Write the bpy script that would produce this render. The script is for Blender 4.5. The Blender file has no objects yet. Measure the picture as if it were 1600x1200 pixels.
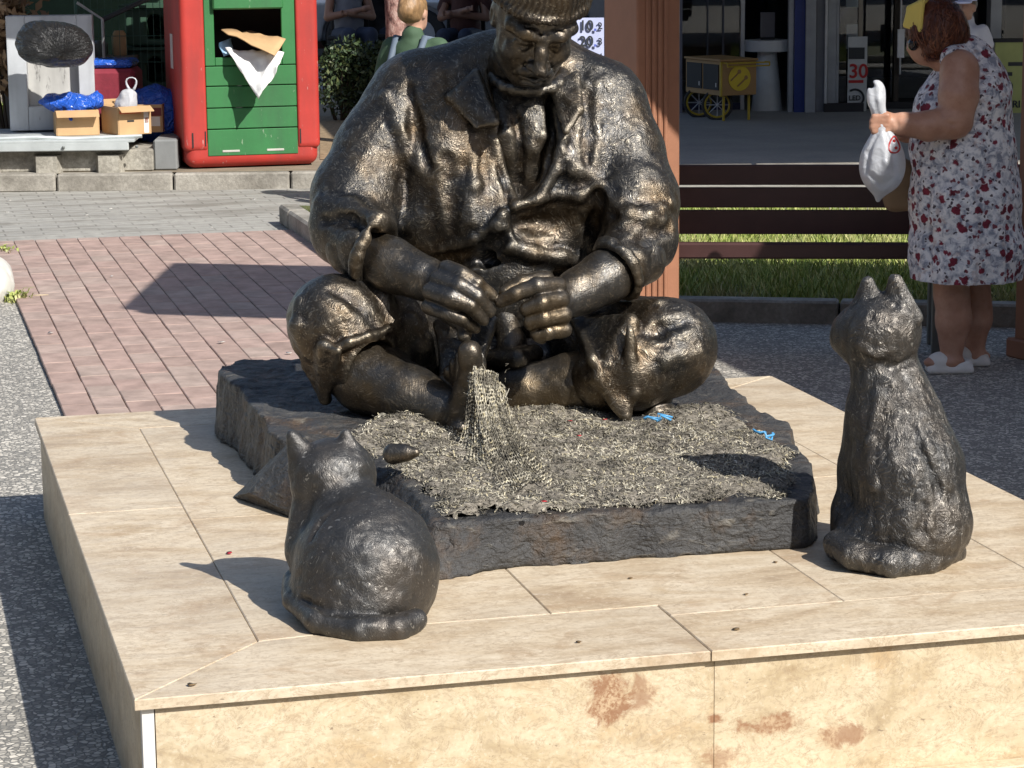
import bpy, bmesh, math, random
import numpy as np
from mathutils import Vector, Matrix, noise as mnoise

random.seed(7)
RNG = np.random.default_rng(11)
SC = bpy.context.scene
COL = SC.collection

# ------------------------------------------------------------------ camera
FPX = 3900.0                       # focal length in pixels of a 1600 px wide frame
CAM = np.array([0.0, 0.0, 1.78])
PITCH = math.atan(725 / 3900.0); AZ = math.radians(14.3); ROLL = 0.010
_fh = np.array([math.sin(AZ), math.cos(AZ), 0.0]); _r0 = np.array([math.cos(AZ), -math.sin(AZ), 0.0])
_u = np.array([0, 0, 1.0])
_fw = _fh * math.cos(PITCH) - _u * math.sin(PITCH); _u0 = _fh * math.sin(PITCH) + _u * math.cos(PITCH)
_R = _r0 * math.cos(ROLL) - _u0 * math.sin(ROLL); _UP = _u0 * math.cos(ROLL) + _r0 * math.sin(ROLL)
cd = bpy.data.cameras.new('camera'); cam = bpy.data.objects.new('camera', cd); COL.objects.link(cam)
cd.sensor_width = 36.0; cd.lens = 36.0 * FPX / 1600.0; cd.clip_end = 500; cd.clip_start = 0.05
cam.matrix_world = Matrix(((_R[0], _UP[0], -_fw[0], CAM[0]), (_R[1], _UP[1], -_fw[1], CAM[1]), (_R[2], _UP[2], -_fw[2], CAM[2]), (0, 0, 0, 1)))
SC.camera = cam

# ------------------------------------------------------------------ sky and sun
SUN = np.array([-0.53, 1.03, -1.0]); SUN = SUN / np.linalg.norm(SUN)     # the way the light travels
EL = math.asin(-SUN[2])
w = bpy.data.worlds.new('World'); SC.world = w; w.use_nodes = True
nt = w.node_tree; bg = nt.nodes['Background']
sk = nt.nodes.new('ShaderNodeTexSky'); sk.sky_type = 'NISHITA'; sk.sun_disc = False
sk.sun_elevation = EL; sk.sun_rotation = math.atan2(-SUN[0], -SUN[1]); sk.air_density = 1.0; sk.dust_density = 1.2
nt.links.new(sk.outputs[0], bg.inputs[0]); bg.inputs[1].default_value = 0.105
sl = bpy.data.lights.new('sun', 'SUN'); sl.energy = 5.0; sl.angle = math.radians(0.53); sl.color = (1.0, 0.965, 0.91)
so = bpy.data.objects.new('sun', sl); COL.objects.link(so)
so.rotation_euler = Vector(SUN).to_track_quat('-Z', 'Y').to_euler(); so.location = (6, -6, 12)
vs = SC.view_settings; vs.view_transform = 'Standard'; vs.look = 'None'; vs.gamma = 1.0; vs.use_curve_mapping = False
vs.exposure = 0.44

# ------------------------------------------------------------------ where things stand
def _ray(x, y): return _fw + _R * ((x - 800.0) / FPX) - _UP * ((y - 600.0) / FPX)
def G(x, y, z=0.0):
    d = _ray(x, y); return CAM + d * ((z - CAM[2]) / d[2])
def S(x, y, dd):
    d = _ray(x, y); return CAM + d * (dd / float(d @ _fh))
def fdist(p): return float((np.asarray(p) - CAM) @ _fh)
def away(p, dd): return np.asarray(p) + _fh * dd
CR = _r0; CF = _fh; CU = _u          # camera-right, away from the camera, up

# ------------------------------------------------------------------ node helper
class NT:
    def __init__(s, name):
        s.m = bpy.data.materials.new(name); s.m.use_nodes = True; s.t = s.m.node_tree; s.n = s.t.nodes
        s.b = s.n['Principled BSDF']; s.tc = None
    def lk(s, a, b): s.t.links.new(a, b)
    def set(s, inp, v):
        i = s.b.inputs[inp]
        if hasattr(v, 'links') or isinstance(v, bpy.types.NodeSocket): s.lk(v, i)
        else: i.default_value = (*v, 1) if isinstance(v, tuple) and len(v) == 3 and i.type == 'RGBA' else v
        return s
    def obj(s, scale=(1, 1, 1), loc=(0, 0, 0), rot=(0, 0, 0), kind='Object'):
        if s.tc is None: s.tc = s.n.new('ShaderNodeTexCoord')
        mp = s.n.new('ShaderNodeMapping'); s.lk(s.tc.outputs[kind], mp.inputs[0])
        mp.inputs['Scale'].default_value = scale; mp.inputs['Location'].default_value = loc; mp.inputs['Rotation'].default_value = rot
        return mp.outputs[0]
    def noise(s, vec, scale, detail=4, rough=0.55, dist=0.0, col=False):
        x = s.n.new('ShaderNodeTexNoise'); x.inputs['Scale'].default_value = scale; x.inputs['Detail'].default_value = detail
        x.inputs['Roughness'].default_value = rough; x.inputs['Distortion'].default_value = dist
        if vec is not None: s.lk(vec, x.inputs['Vector'])
        return x.outputs[1 if col else 0]
    def voro(s, vec, scale, feature='F1', out=0, rand=1.0):
        x = s.n.new('ShaderNodeTexVoronoi'); x.feature = feature; x.inputs['Scale'].default_value = scale
        x.inputs['Randomness'].default_value = rand
        if vec is not None: s.lk(vec, x.inputs['Vector'])
        return x.outputs[out]
    def ramp(s, f, pts, interp='LINEAR'):
        x = s.n.new('ShaderNodeValToRGB'); e = x.color_ramp.elements; x.color_ramp.interpolation = interp
        while len(e) < len(pts): e.new(0.5)
        for q, (p, c) in zip(e, pts):
            q.position = p; q.color = (c, c, c, 1) if not isinstance(c, tuple) else (*c, 1)
        s.lk(f, x.inputs[0]); return x.outputs[0]
    def mix(s, f, a, b, mode='MIX'):
        x = s.n.new('ShaderNodeMix'); x.data_type = 'RGBA'; x.blend_type = mode
        for i, v in ((0, f), (6, a), (7, b)):
            if isinstance(v, bpy.types.NodeSocket): s.lk(v, x.inputs[i])
            else: x.inputs[i].default_value = v if i == 0 else ((*v, 1) if isinstance(v, tuple) else (v, v, v, 1))
        return x.outputs[2]
    def math(s, op, a, b=0.0, c=None):
        x = s.n.new('ShaderNodeMath'); x.operation = op
        for i, v in ((0, a), (1, b), (2, c)):
            if v is None: continue
            if isinstance(v, bpy.types.NodeSocket): s.lk(v, x.inputs[i])
            else: x.inputs[i].default_value = v
        return x.outputs[0]
    def vmath(s, op, a, b):
        x = s.n.new('ShaderNodeVectorMath'); x.operation = op
        for i, v in ((0, a), (1, b)):
            if isinstance(v, bpy.types.NodeSocket): s.lk(v, x.inputs[i])
            else: x.inputs[i].default_value = v
        return x.outputs[0]
    def sep(s, v):
        x = s.n.new('ShaderNodeSeparateXYZ'); s.lk(v, x.inputs[0]); return x.outputs
    def rand_isl(s):
        x = s.n.new('ShaderNodeNewGeometry'); return x.outputs['Random Per Island']
    def rand_obj(s):
        x = s.n.new('ShaderNodeObjectInfo'); return x.outputs['Random']
    def pointy(s):
        x = s.n.new('ShaderNodeNewGeometry'); return x.outputs['Pointiness']
    def bump(s, h, strength=0.3, dist=0.01, prev=None):
        x = s.n.new('ShaderNodeBump'); x.inputs['Strength'].default_value = strength; x.inputs['Distance'].default_value = dist
        s.lk(h, x.inputs['Height'])
        if prev is not None: s.lk(prev, x.inputs['Normal'])
        s.lk(x.outputs[0], s.b.inputs['Normal']); return x.outputs[0]

def plain(name, col, rough=0.6, metal=0.0, var=0.12, scale=6.0, bump=0.0, bscale=60.0, bdist=0.004, spec=0.5):
    """paint, plastic, wood: one colour with uneven tone and a little relief"""
    t = NT(name); v = t.obj()
    n = t.noise(v, scale, 5, 0.6)
    lo = tuple(c * (1 - var) for c in col); hi = tuple(min(1, c * (1 + var)) for c in col)
    t.set('Base Color', t.ramp(n, [(0.3, lo), (0.7, hi)])).set('Roughness', rough).set('Metallic', metal)
    t.b.inputs['Specular IOR Level'].default_value = spec
    if bump: t.bump(t.noise(v, bscale, 4, 0.6), bump, bdist)
    return t.m

# ------------------------------------------------------------------ mesh builder and objects
ORG = {}
def _org(o): return ORG.get(o.name, np.zeros(3)) if o is not None else np.zeros(3)
def mesh_from(name, V, Fc, smooth=False):
    me = bpy.data.meshes.new(name)
    V = np.asarray(V, dtype=np.float64)
    if isinstance(Fc, np.ndarray):
        n, k = Fc.shape
        me.vertices.add(len(V)); me.vertices.foreach_set('co', V.astype(np.float32).ravel())
        me.loops.add(n * k); me.loops.foreach_set('vertex_index', Fc.astype(np.int32).ravel())
        me.polygons.add(n); me.polygons.foreach_set('loop_start', np.arange(0, n * k, k, dtype=np.int32))
        me.update(calc_edges=True); me.validate()
    else:
        me.from_pydata([tuple(v) for v in V], [], Fc); me.update()
    if smooth: me.polygons.foreach_set('use_smooth', np.ones(len(me.polygons), dtype=bool)); me.update()
    return me
def link(o, parent=None, loc=None):
    COL.objects.link(o)
    if parent is not None: o.parent = parent
    return o
def tag(o, label=None, cat=None, group=None, kind=None):
    if label: o['label'] = label
    if cat: o['category'] = cat
    if group: o['group'] = group
    if kind: o['kind'] = kind
    return o
def thing(name, label, cat, loc, group=None):
    o = bpy.data.objects.new(name, None); o.empty_display_size = 0.1; COL.objects.link(o)
    o.location = tuple(loc); ORG[o.name] = np.array(loc, float)
    return tag(o, label, cat, group)
def put(name, V, Fc, mat, parent=None, smooth=False, auto=None):
    """one mesh object from world-space vertices; a top-level one gets its origin at its base"""
    V = np.asarray(V, float)
    if parent is not None: org = _org(parent)
    else:
        lo, hi = V.min(0), V.max(0); org = np.array([(lo[0] + hi[0]) / 2, (lo[1] + hi[1]) / 2, lo[2]])
    me = mesh_from(name, V - org, Fc, smooth); o = bpy.data.objects.new(name, me)
    if mat is not None: me.materials.append(mat)
    link(o, parent)
    if parent is None: o.location = tuple(org)
    ORG[o.name] = org
    if auto: 
        me.polygons.foreach_set('use_smooth', np.ones(len(me.polygons), dtype=bool))
        try: me.set_sharp_from_angle(angle=math.radians(auto))
        except Exception: pass
    return o

class MB:
    def __init__(s): s.v = []; s.f = []
    def add(s, V, Fc):
        b = len(s.v); s.v += [tuple(map(float, p)) for p in V]; s.f += [tuple(i + b for i in q) for q in Fc]; return s
    def box(s, c, size, ax=None, bev=0.0):
        """box centred at c with axes ax (3 rows); bev chamfers the edges"""
        c = np.array(c, float); A = np.eye(3) if ax is None else np.array(ax, float); hx, hy, hz = np.array(size, float) / 2
        if bev <= 0:
            P = [(x, y, z) for z in (-hz, hz) for y in (-hy, hy) for x in (-hx, hx)]
            Fc = [(0, 2, 3, 1), (4, 5, 7, 6), (0, 1, 5, 4), (2, 6, 7, 3), (0, 4, 6, 2), (1, 3, 7, 5)]
        else:
            b = min(bev, hx * .9, hy * .9, hz * .9)
            P = []
            for sx in (-1, 1):
                for sy in (-1, 1):
                    for sz in (-1, 1):
                        P += [(sx * hx, sy * (hy - b), sz * (hz - b)), (sx * (hx - b), sy * hy, sz * (hz - b)), (sx * (hx - b), sy * (hy - b), sz * hz)]
            bm = bmesh.new()
            for p in P: bm.verts.new(p)
            bmesh.ops.convex_hull(bm, input=bm.verts); 
            bmesh.ops.dissolve_limit(bm, angle_limit=0.01, verts=bm.verts, edges=bm.edges)
            bm.verts.index_update(); P = [tuple(v.co) for v in bm.verts]; Fc = [tuple(v.index for v in f.verts) for f in bm.faces]; bm.free()
        return s.add([c + np.array(p) @ A for p in P], Fc)
    def span(s, x0, x1, y0, y1, z0, z1, bev=0.0):
        return s.box(((x0 + x1) / 2, (y0 + y1) / 2, (z0 + z1) / 2), (x1 - x0, y1 - y0, z1 - z0), None, bev)
    def prism(s, poly, z0, z1, ax=None, o=(0, 0, 0)):
        A = np.eye(3) if ax is None else np.array(ax, float); o = np.array(o, float); n = len(poly)
        P = [o + np.array((x, y, z0)) @ A for x, y in poly] + [o + np.array((x, y, z1)) @ A for x, y in poly]
        return s.add(P, [tuple(range(n - 1, -1, -1)), tuple(range(n, 2 * n))] + [(i, (i + 1) % n, n + (i + 1) % n, n + i) for i in range(n)])
    def tube(s, path, r, seg=8, cap=True):
        path = [np.array(p, float) for p in path]; n = len(path); rr = r if isinstance(r, (list, tuple, np.ndarray)) else [r] * n
        V = []; up = None
        for i, p in enumerate(path):
            t = path[min(i + 1, n - 1)] - path[max(i - 1, 0)]; t = t / (np.linalg.norm(t) + 1e-9)
            if up is None: up = np.array([0, 0, 1.]) if abs(t[2]) < .9 else np.array([1., 0, 0])
            a = np.cross(up, t); a /= np.linalg.norm(a) + 1e-9; b = np.cross(t, a); up = b
            V += [p + rr[i] * (math.cos(2 * math.pi * k / seg) * a + math.sin(2 * math.pi * k / seg) * b) for k in range(seg)]
        Fc = [(i * seg + k, i * seg + (k + 1) % seg, (i + 1) * seg + (k + 1) % seg, (i + 1) * seg + k) for i in range(n - 1) for k in range(seg)]
        if cap: Fc += [tuple(range(seg - 1, -1, -1)), tuple(range((n - 1) * seg, n * seg))]
        return s.add(V, Fc)
    def lathe(s, prof, c, ax=None, seg=24):
        c = np.array(c, float); A = np.eye(3) if ax is None else np.array(ax, float); n = len(prof)
        V = [c + np.array((r * math.cos(2 * math.pi * k / seg), r * math.sin(2 * math.pi * k / seg), z)) @ A for r, z in prof for k in range(seg)]
        Fc = [(i * seg + k, i * seg + (k + 1) % seg, (i + 1) * seg + (k + 1) % seg, (i + 1) * seg + k) for i in range(n - 1) for k in range(seg)]
        return s.add(V, Fc + [tuple(range(seg - 1, -1, -1)), tuple(range((n - 1) * seg, n * seg))])
    def quad(s, a, b, c, d): return s.add([a, b, c, d], [(0, 1, 2, 3)])
    def build(s, name, mat, parent=None, smooth=False, auto=None): return put(name, s.v, s.f, mat, parent, smooth, auto)

def rotz(deg):
    a = math.radians(deg); return np.array([[math.cos(a), math.sin(a), 0], [-math.sin(a), math.cos(a), 0], [0, 0, 1.0]])
CAX = np.array([CR, CF, CU])         # axes of somebody who faces the way the camera looks

def fnoise(p, s, oct=3):
    return mnoise.fractal(Vector((p[0] * s, p[1] * s, p[2] * s)), 0.9, 2.0, oct)

# text drawn as real, thin letter meshes
def letters(name, txt, size, origin, xax, zax, mat, parent, depth=0.002, align='LEFT'):
    cu = bpy.data.curves.new(name, 'FONT'); cu.body = txt; cu.size = size; cu.extrude = depth; cu.align_x = align; cu.offset = size * 0.018
    to = bpy.data.objects.new(name + '_tmp', cu); COL.objects.link(to)
    dg = bpy.context.evaluated_depsgraph_get(); me = bpy.data.meshes.new_from_object(to.evaluated_get(dg))
    V = np.array([v.co[:] for v in me.vertices]); Fc = [tuple(p.vertices) for p in me.polygons]
    bpy.data.objects.remove(to); bpy.data.curves.remove(cu); bpy.data.meshes.remove(me)
    xax = np.array(xax, float); zax = np.array(zax, float); nrm = np.cross(xax, zax)
    W = np.array(origin, float) + V[:, :1] * xax + V[:, 1:2] * zax + V[:, 2:3] * nrm
    return put(name, W, Fc, mat, parent)
# ================================================================== SETTING
ZP = 0.31                                   # plinth top
PX0, PX1, PY0, PY1 = 0.43, 2.80, 4.655, 7.555

def mat_aggregate():
    t = NT('washed_pebble_concrete'); v = t.obj()
    wv = t.vmath('ADD', v, t.vmath('SCALE', t.noise(v, 30, 2, col=True), (0, 0, 0)))
    c1 = t.voro(v, 62, 'F1', 0); cc = t.voro(v, 62, 'F1', 1); ed = t.voro(v, 62, 'DISTANCE_TO_EDGE', 0)
    sp = t.sep(cc)
    peb = t.ramp(sp[0], [(0.0, (0.22, 0.21, 0.185)), (0.35, (0.35, 0.325, 0.28)), (0.6, (0.50, 0.465, 0.40)), (0.85, (0.66, 0.61, 0.52)), (1.0, (0.74, 0.69, 0.60))])
    msk = t.ramp(t.math('ADD', ed, t.math('MULTIPLY', sp[1], -0.07)), [(0.02, 0.0), (0.10, 1.0)])
    big = t.ramp(t.noise(v, 1.2, 4), [(0.3, (0.82, 0.82, 0.82)), (0.7, (1, 1, 1))])
    col = t.mix(msk, (0.20, 0.19, 0.17), peb)
    t.set('Base Color', t.mix(1.0, col, big, 'MULTIPLY')).set('Roughness', 0.75)
    t.bump(t.math('MULTIPLY', msk, t.math('ADD', sp[2], 0.5)), 0.55, 0.006)
    return t.m
def mat_paver(name, a, b, c):
    t = NT(name); v = t.obj(kind='Generated'); o = t.obj(kind='Object'); r = t.rand_obj()
    of = t.n.new('ShaderNodeCombineXYZ'); t.lk(t.math('MULTIPLY', r, 37.0), of.inputs[0]); t.lk(t.math('MULTIPLY', r, 91.0), of.inputs[1])
    p = t.vmath('ADD', o, of.outputs[0])
    n = t.noise(p, 9, 5, 0.65); f = t.noise(p, 140, 3, 0.7)
    base = t.ramp(r, [(0.0, a), (0.5, b), (1.0, c)])
    dirt = t.ramp(n, [(0.35, (0.70, 0.68, 0.66)), (0.65, (1.05, 1.02, 1.0))])
    col = t.mix(1.0, base, dirt, 'MULTIPLY'); col = t.mix(t.ramp(f, [(0.58, 0.0), (0.75, 0.35)]), col, (0.42, 0.38, 0.34))
    t.set('Base Color', col).set('Roughness', 0.8); t.bump(t.mix(0.5, n, f), 0.35, 0.006)
    return t.m
def mat_ground(name, a, b, scale, rough=0.85, fine=90.0, bump=0.3, streak=(1, 1, 1)):
    t = NT(name); v = t.obj(streak); n = t.noise(v, scale, 6, 0.65); f = t.noise(t.obj(), fine, 3, 0.7)
    col = t.ramp(n, [(0.28, a), (0.72, b)])
    col = t.mix(t.ramp(f, [(0.35, 0.35), (0.65, 0.0)]), col, tuple(x * 0.55 for x in a))
    t.set('Base Color', col).set('Roughness', rough); t.bump(f, bump, 0.006); return t.m

def sheet(name, poly, z, mat, sub=None):
    V = [(x, y, z) for x, y in poly]; o = put(name, V, [tuple(range(len(V)))], mat); tag(o, kind='structure'); return o

ground = sheet('ground', [(-60, -30), (120, -30), (120, 160), (-60, 160)], 0.0, mat_aggregate())

# red paving, strips of long pavers running away from the camera
brick_bed = sheet('brick_paving', [(0.625, 8.2), (2.40, 8.2), (2.40, 14.34), (0.625, 14.34)], 0.004, mat_ground('paver_joint_sand', (0.07, 0.058, 0.05), (0.17, 0.145, 0.12), 8))
pav = mat_paver('red_stamped_paver', (0.36, 0.265, 0.225), (0.40, 0.285, 0.245), (0.40, 0.315, 0.27))
PL = 0.236
mb = MB(); mb.box((0, 0, 0), (0.1150, PL - .0022, 0.036), None, 0.003); pm = mesh_from('paver', mb.v, mb.f); pm.materials.append(pav)
mb = MB(); mb.box((0, 0, 0), (0.1150, PL / 2 - .0022, 0.036), None, 0.003); pm_half = mesh_from('paver', mb.v, mb.f); pm_half.materials.append(pav)
porg = ORG[brick_bed.name]; spots = []
for i in range(15):
    x = 0.625 + (i + 0.5) * 0.1185; y = 14.335 - PL * (26 if i % 2 else 25.5)
    while y < 14.33:
        full = y + PL < 14.34; yc = y + (PL / 2 if full else PL / 4); y += PL
        spots.append((x, yc, full))
spots.sort(key=lambda q: (q[0] - 0.7) * 2.2 + abs(q[1] - 11.4) * .5)
rest = MB()
for q, (x, yc, full) in enumerate(spots):
    if q >= 298:
        rest.box((x, yc, 0.001 + random.uniform(-0.0012, 0.0012)), (0.1150, (PL if full else PL / 2) - .0022, .036), None, .003); continue
    o = bpy.data.objects.new('paver', pm if full else pm_half); link(o, brick_bed)
    o.location = (x - porg[0] + random.uniform(-.001, .001), yc - porg[1], 0.001 + random.uniform(-0.0012, 0.0012) - porg[2])
    o.rotation_euler = (random.uniform(-.003, .003), random.uniform(-.006, .006), random.uniform(-.003, .003))
tag(rest.build('further_pavers', pav, brick_bed), kind='stuff')

# worn grey road beyond the pavers, its kerb and the raised strip the bins stand on
def mat_road():
    t = NT('worn_grey_road_blocks'); v = t.obj((1, 1, 1))
    br = t.n.new('ShaderNodeTexBrick'); t.lk(v, br.inputs['Vector']); br.inputs['Scale'].default_value = 1.0
    br.inputs['Brick Width'].default_value = 0.22; br.inputs['Row Height'].default_value = 0.11; br.inputs['Mortar Size'].default_value = 0.006
    br.inputs['Color1'].default_value = (0.27, 0.26, 0.235, 1); br.inputs['Color2'].default_value = (0.34, 0.33, 0.295, 1); br.inputs['Mortar'].default_value = (0.12, 0.11, 0.10, 1)
    n = t.noise(t.obj((0.35, 1, 1)), 1.8, 6, 0.65)
    col = t.mix(t.ramp(n, [(0.42, 0.25), (0.62, 0.9)]), br.outputs[0], t.ramp(t.noise(t.obj(), 14, 4), [(0.3, (0.26, 0.25, 0.225)), (0.7, (0.40, 0.385, 0.34))]))
    dk = t.noise(t.obj((0.5, 2.2, 1), (3, 1, 0)), 2.2, 5, 0.6)
    col = t.mix(t.ramp(dk, [(0.50, 0.0), (0.66, 0.7)]), col, (0.15, 0.135, 0.11))
    t.set('Base Color', col).set('Roughness', 0.8); t.bump(t.noise(t.obj(), 60, 4, 0.7), 0.35, 0.01); return t.m
def kx(x, y0): return y0 - 0.235 * (x - 0.82)
road = sheet('road', [(-40, 14.345), (2.43, 14.345), (2.43, 11.5), (30, 4.0), (30, kx(30, 17.3)), (-40, kx(-40, 17.3))], 0.004, mat_road())
kerb_m = mat_ground('old_concrete_kerb', (0.15, 0.135, 0.11), (0.43, 0.40, 0.345), 4, 0.85, 50, 0.6)
rs = np.array([1, -0.235, 0]); rs = rs / np.linalg.norm(rs); rn = np.array([-rs[1], rs[0], 0])
RAX = np.array([rs, rn, [0, 0, 1.0]])
kerb = sheet('bin_strip', [(-40, kx(-40, 17.25)), (4.4, kx(4.4, 17.25)), (4.4, 45), (-40, 60)], 0.118, mat_ground('strip_soil', (0.16, 0.13, 0.09), (0.34, 0.28, 0.20), 3))
korg = ORG[kerb.name]
for k in range(-8, 16):
    L = 0.78; c = np.array([0.82, 17.25, 0.06]) + rs * (k * 0.79 + 0.2 * math.sin(k)) * 1.0
    c = np.array([0.82, 17.25, 0.058]) + rs * (k * 0.79) + np.array([0, 0, random.uniform(-.004, .008)])
    mb = MB().box(c, (L, 0.16, 0.125), RAX @ rotz(random.uniform(-.6, .6)), 0.012); mb.build('kerb_stone', kerb_m, kerb)

# lawn with its kerb, and the pavement in front of the shops
BA = math.radians(-24.5); bx = np.array([math.cos(BA), math.sin(BA), 0]); by = np.array([-bx[1], bx[0], 0]); BAX = np.array([bx, by, [0, 0, 1.0]])
L0 = G(1060, 472, 0.08)[:2]               # a point of the lawn's front edge
def onfront(x): return L0[1] + (x - L0[0]) * math.tan(BA)
LD = float(G(1240, 329, 0.07)[1] - onfront(G(1240, 329, 0.07)[0]))
lawn_poly = [(2.43, onfront(2.43) + 0.1), (12.0, onfront(12.0) + 0.1), (12.0, onfront(12) + LD), (2.43, onfront(2.43) + LD)]
LB = G(1240, 329, 0.07)
lawn = sheet('lawn', lawn_poly, 0.07, mat_ground('lawn_soil', (0.05, 0.06, 0.02), (0.14, 0.15, 0.05), 12))
lorg = ORG[lawn.name]
for k in range(10):
    c = np.array([2.30, onfront(2.30), 0.045]) + bx * (0.5 + k * 1.01)
    MB().box(c, (1.0, 0.11, 0.115), BAX, 0.01).build('kerb_stone', kerb_m, lawn)
for k in range(1, 10):
    c = np.array([2.30, onfront(2.30) + LD + .05, 0.045]) + bx * (0.5 + k * 1.01)
    MB().box(c, (1.0, 0.10, 0.10), BAX, 0.01).build('kerb_stone', kerb_m, lawn)
YE = 14.78
yk = onfront(2.30) + 0.12
while yk < YE - 0.2:
    l = min(0.8, YE - yk); MB().span(2.335, 2.455, yk, yk + l - 0.008, 0, 0.12, 0.014).build('kerb_stone', kerb_m, lawn); yk += l
# grass: many small blades, in one mesh
def blades(n, area, zf, hmin, hmax, wd, ok):
    V = []; Fc = []
    while n > 0:
        x = random.uniform(area[0], area[1]); y = random.uniform(area[2], area[3])
        if not ok(x, y): continue
        n -= 1; a = random.uniform(0, 6.283); h = random.uniform(hmin, hmax); l = random.uniform(0.2, 0.9) * h; b = random.uniform(0, 6.283)
        z = zf(x, y); dx, dy = wd * math.cos(a), wd * math.sin(a); i = len(V)
        V += [(x - dx, y - dy, z), (x + dx, y + dy, z), (x + .6 * l * math.cos(b) + dx * .6, y + .6 * l * math.sin(b) + dy * .6, z + h * .65), (x + l * math.cos(b), y + l * math.sin(b), z + h)]
        Fc += [(i, i + 1, i + 2), (i, i + 2, i + 3)]
    return V, Fc
def mat_grass():
    t = NT('grass_blades'); r = t.rand_isl(); n = t.noise(t.obj(), 2.2, 4)
    col = t.ramp(r, [(0.0, (0.13, 0.19, 0.03)), (0.5, (0.26, 0.33, 0.06)), (0.8, (0.38, 0.42, 0.11)), (1.0, (0.50, 0.46, 0.20))])
    col = t.mix(t.ramp(n, [(0.48, 0.0), (0.66, 0.7)]), col, (0.42, 0.36, 0.19))
    t.set('Base Color', col).set('Roughness', 0.6); t.b.inputs['Transmission Weight'].default_value = 0.0; return t.m
gm = mat_grass()
V, Fc = blades(62000, (2.5, 7.4, 8.4, 14.6), lambda x, y: 0.068, 0.03, 0.085, 0.0045, lambda x, y: onfront(x) + 0.12 < y < onfront(x) + LD and x > 2.5)
g = put('grass', V, Fc, gm); tag(g, 'short yellowish green lawn grass seen between the bench slats', 'grass', kind='stuff')
path_ = sheet('shop_pavement', [(4.42, kx(4.42, 17.25)), (40, kx(40, 17.25)), (40, 60), (4.42, 60)], 0.10, mat_ground('shop_paving', (0.22, 0.23, 0.24), (0.33, 0.335, 0.335), 2.0, 0.7, 40, 0.2))

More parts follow.
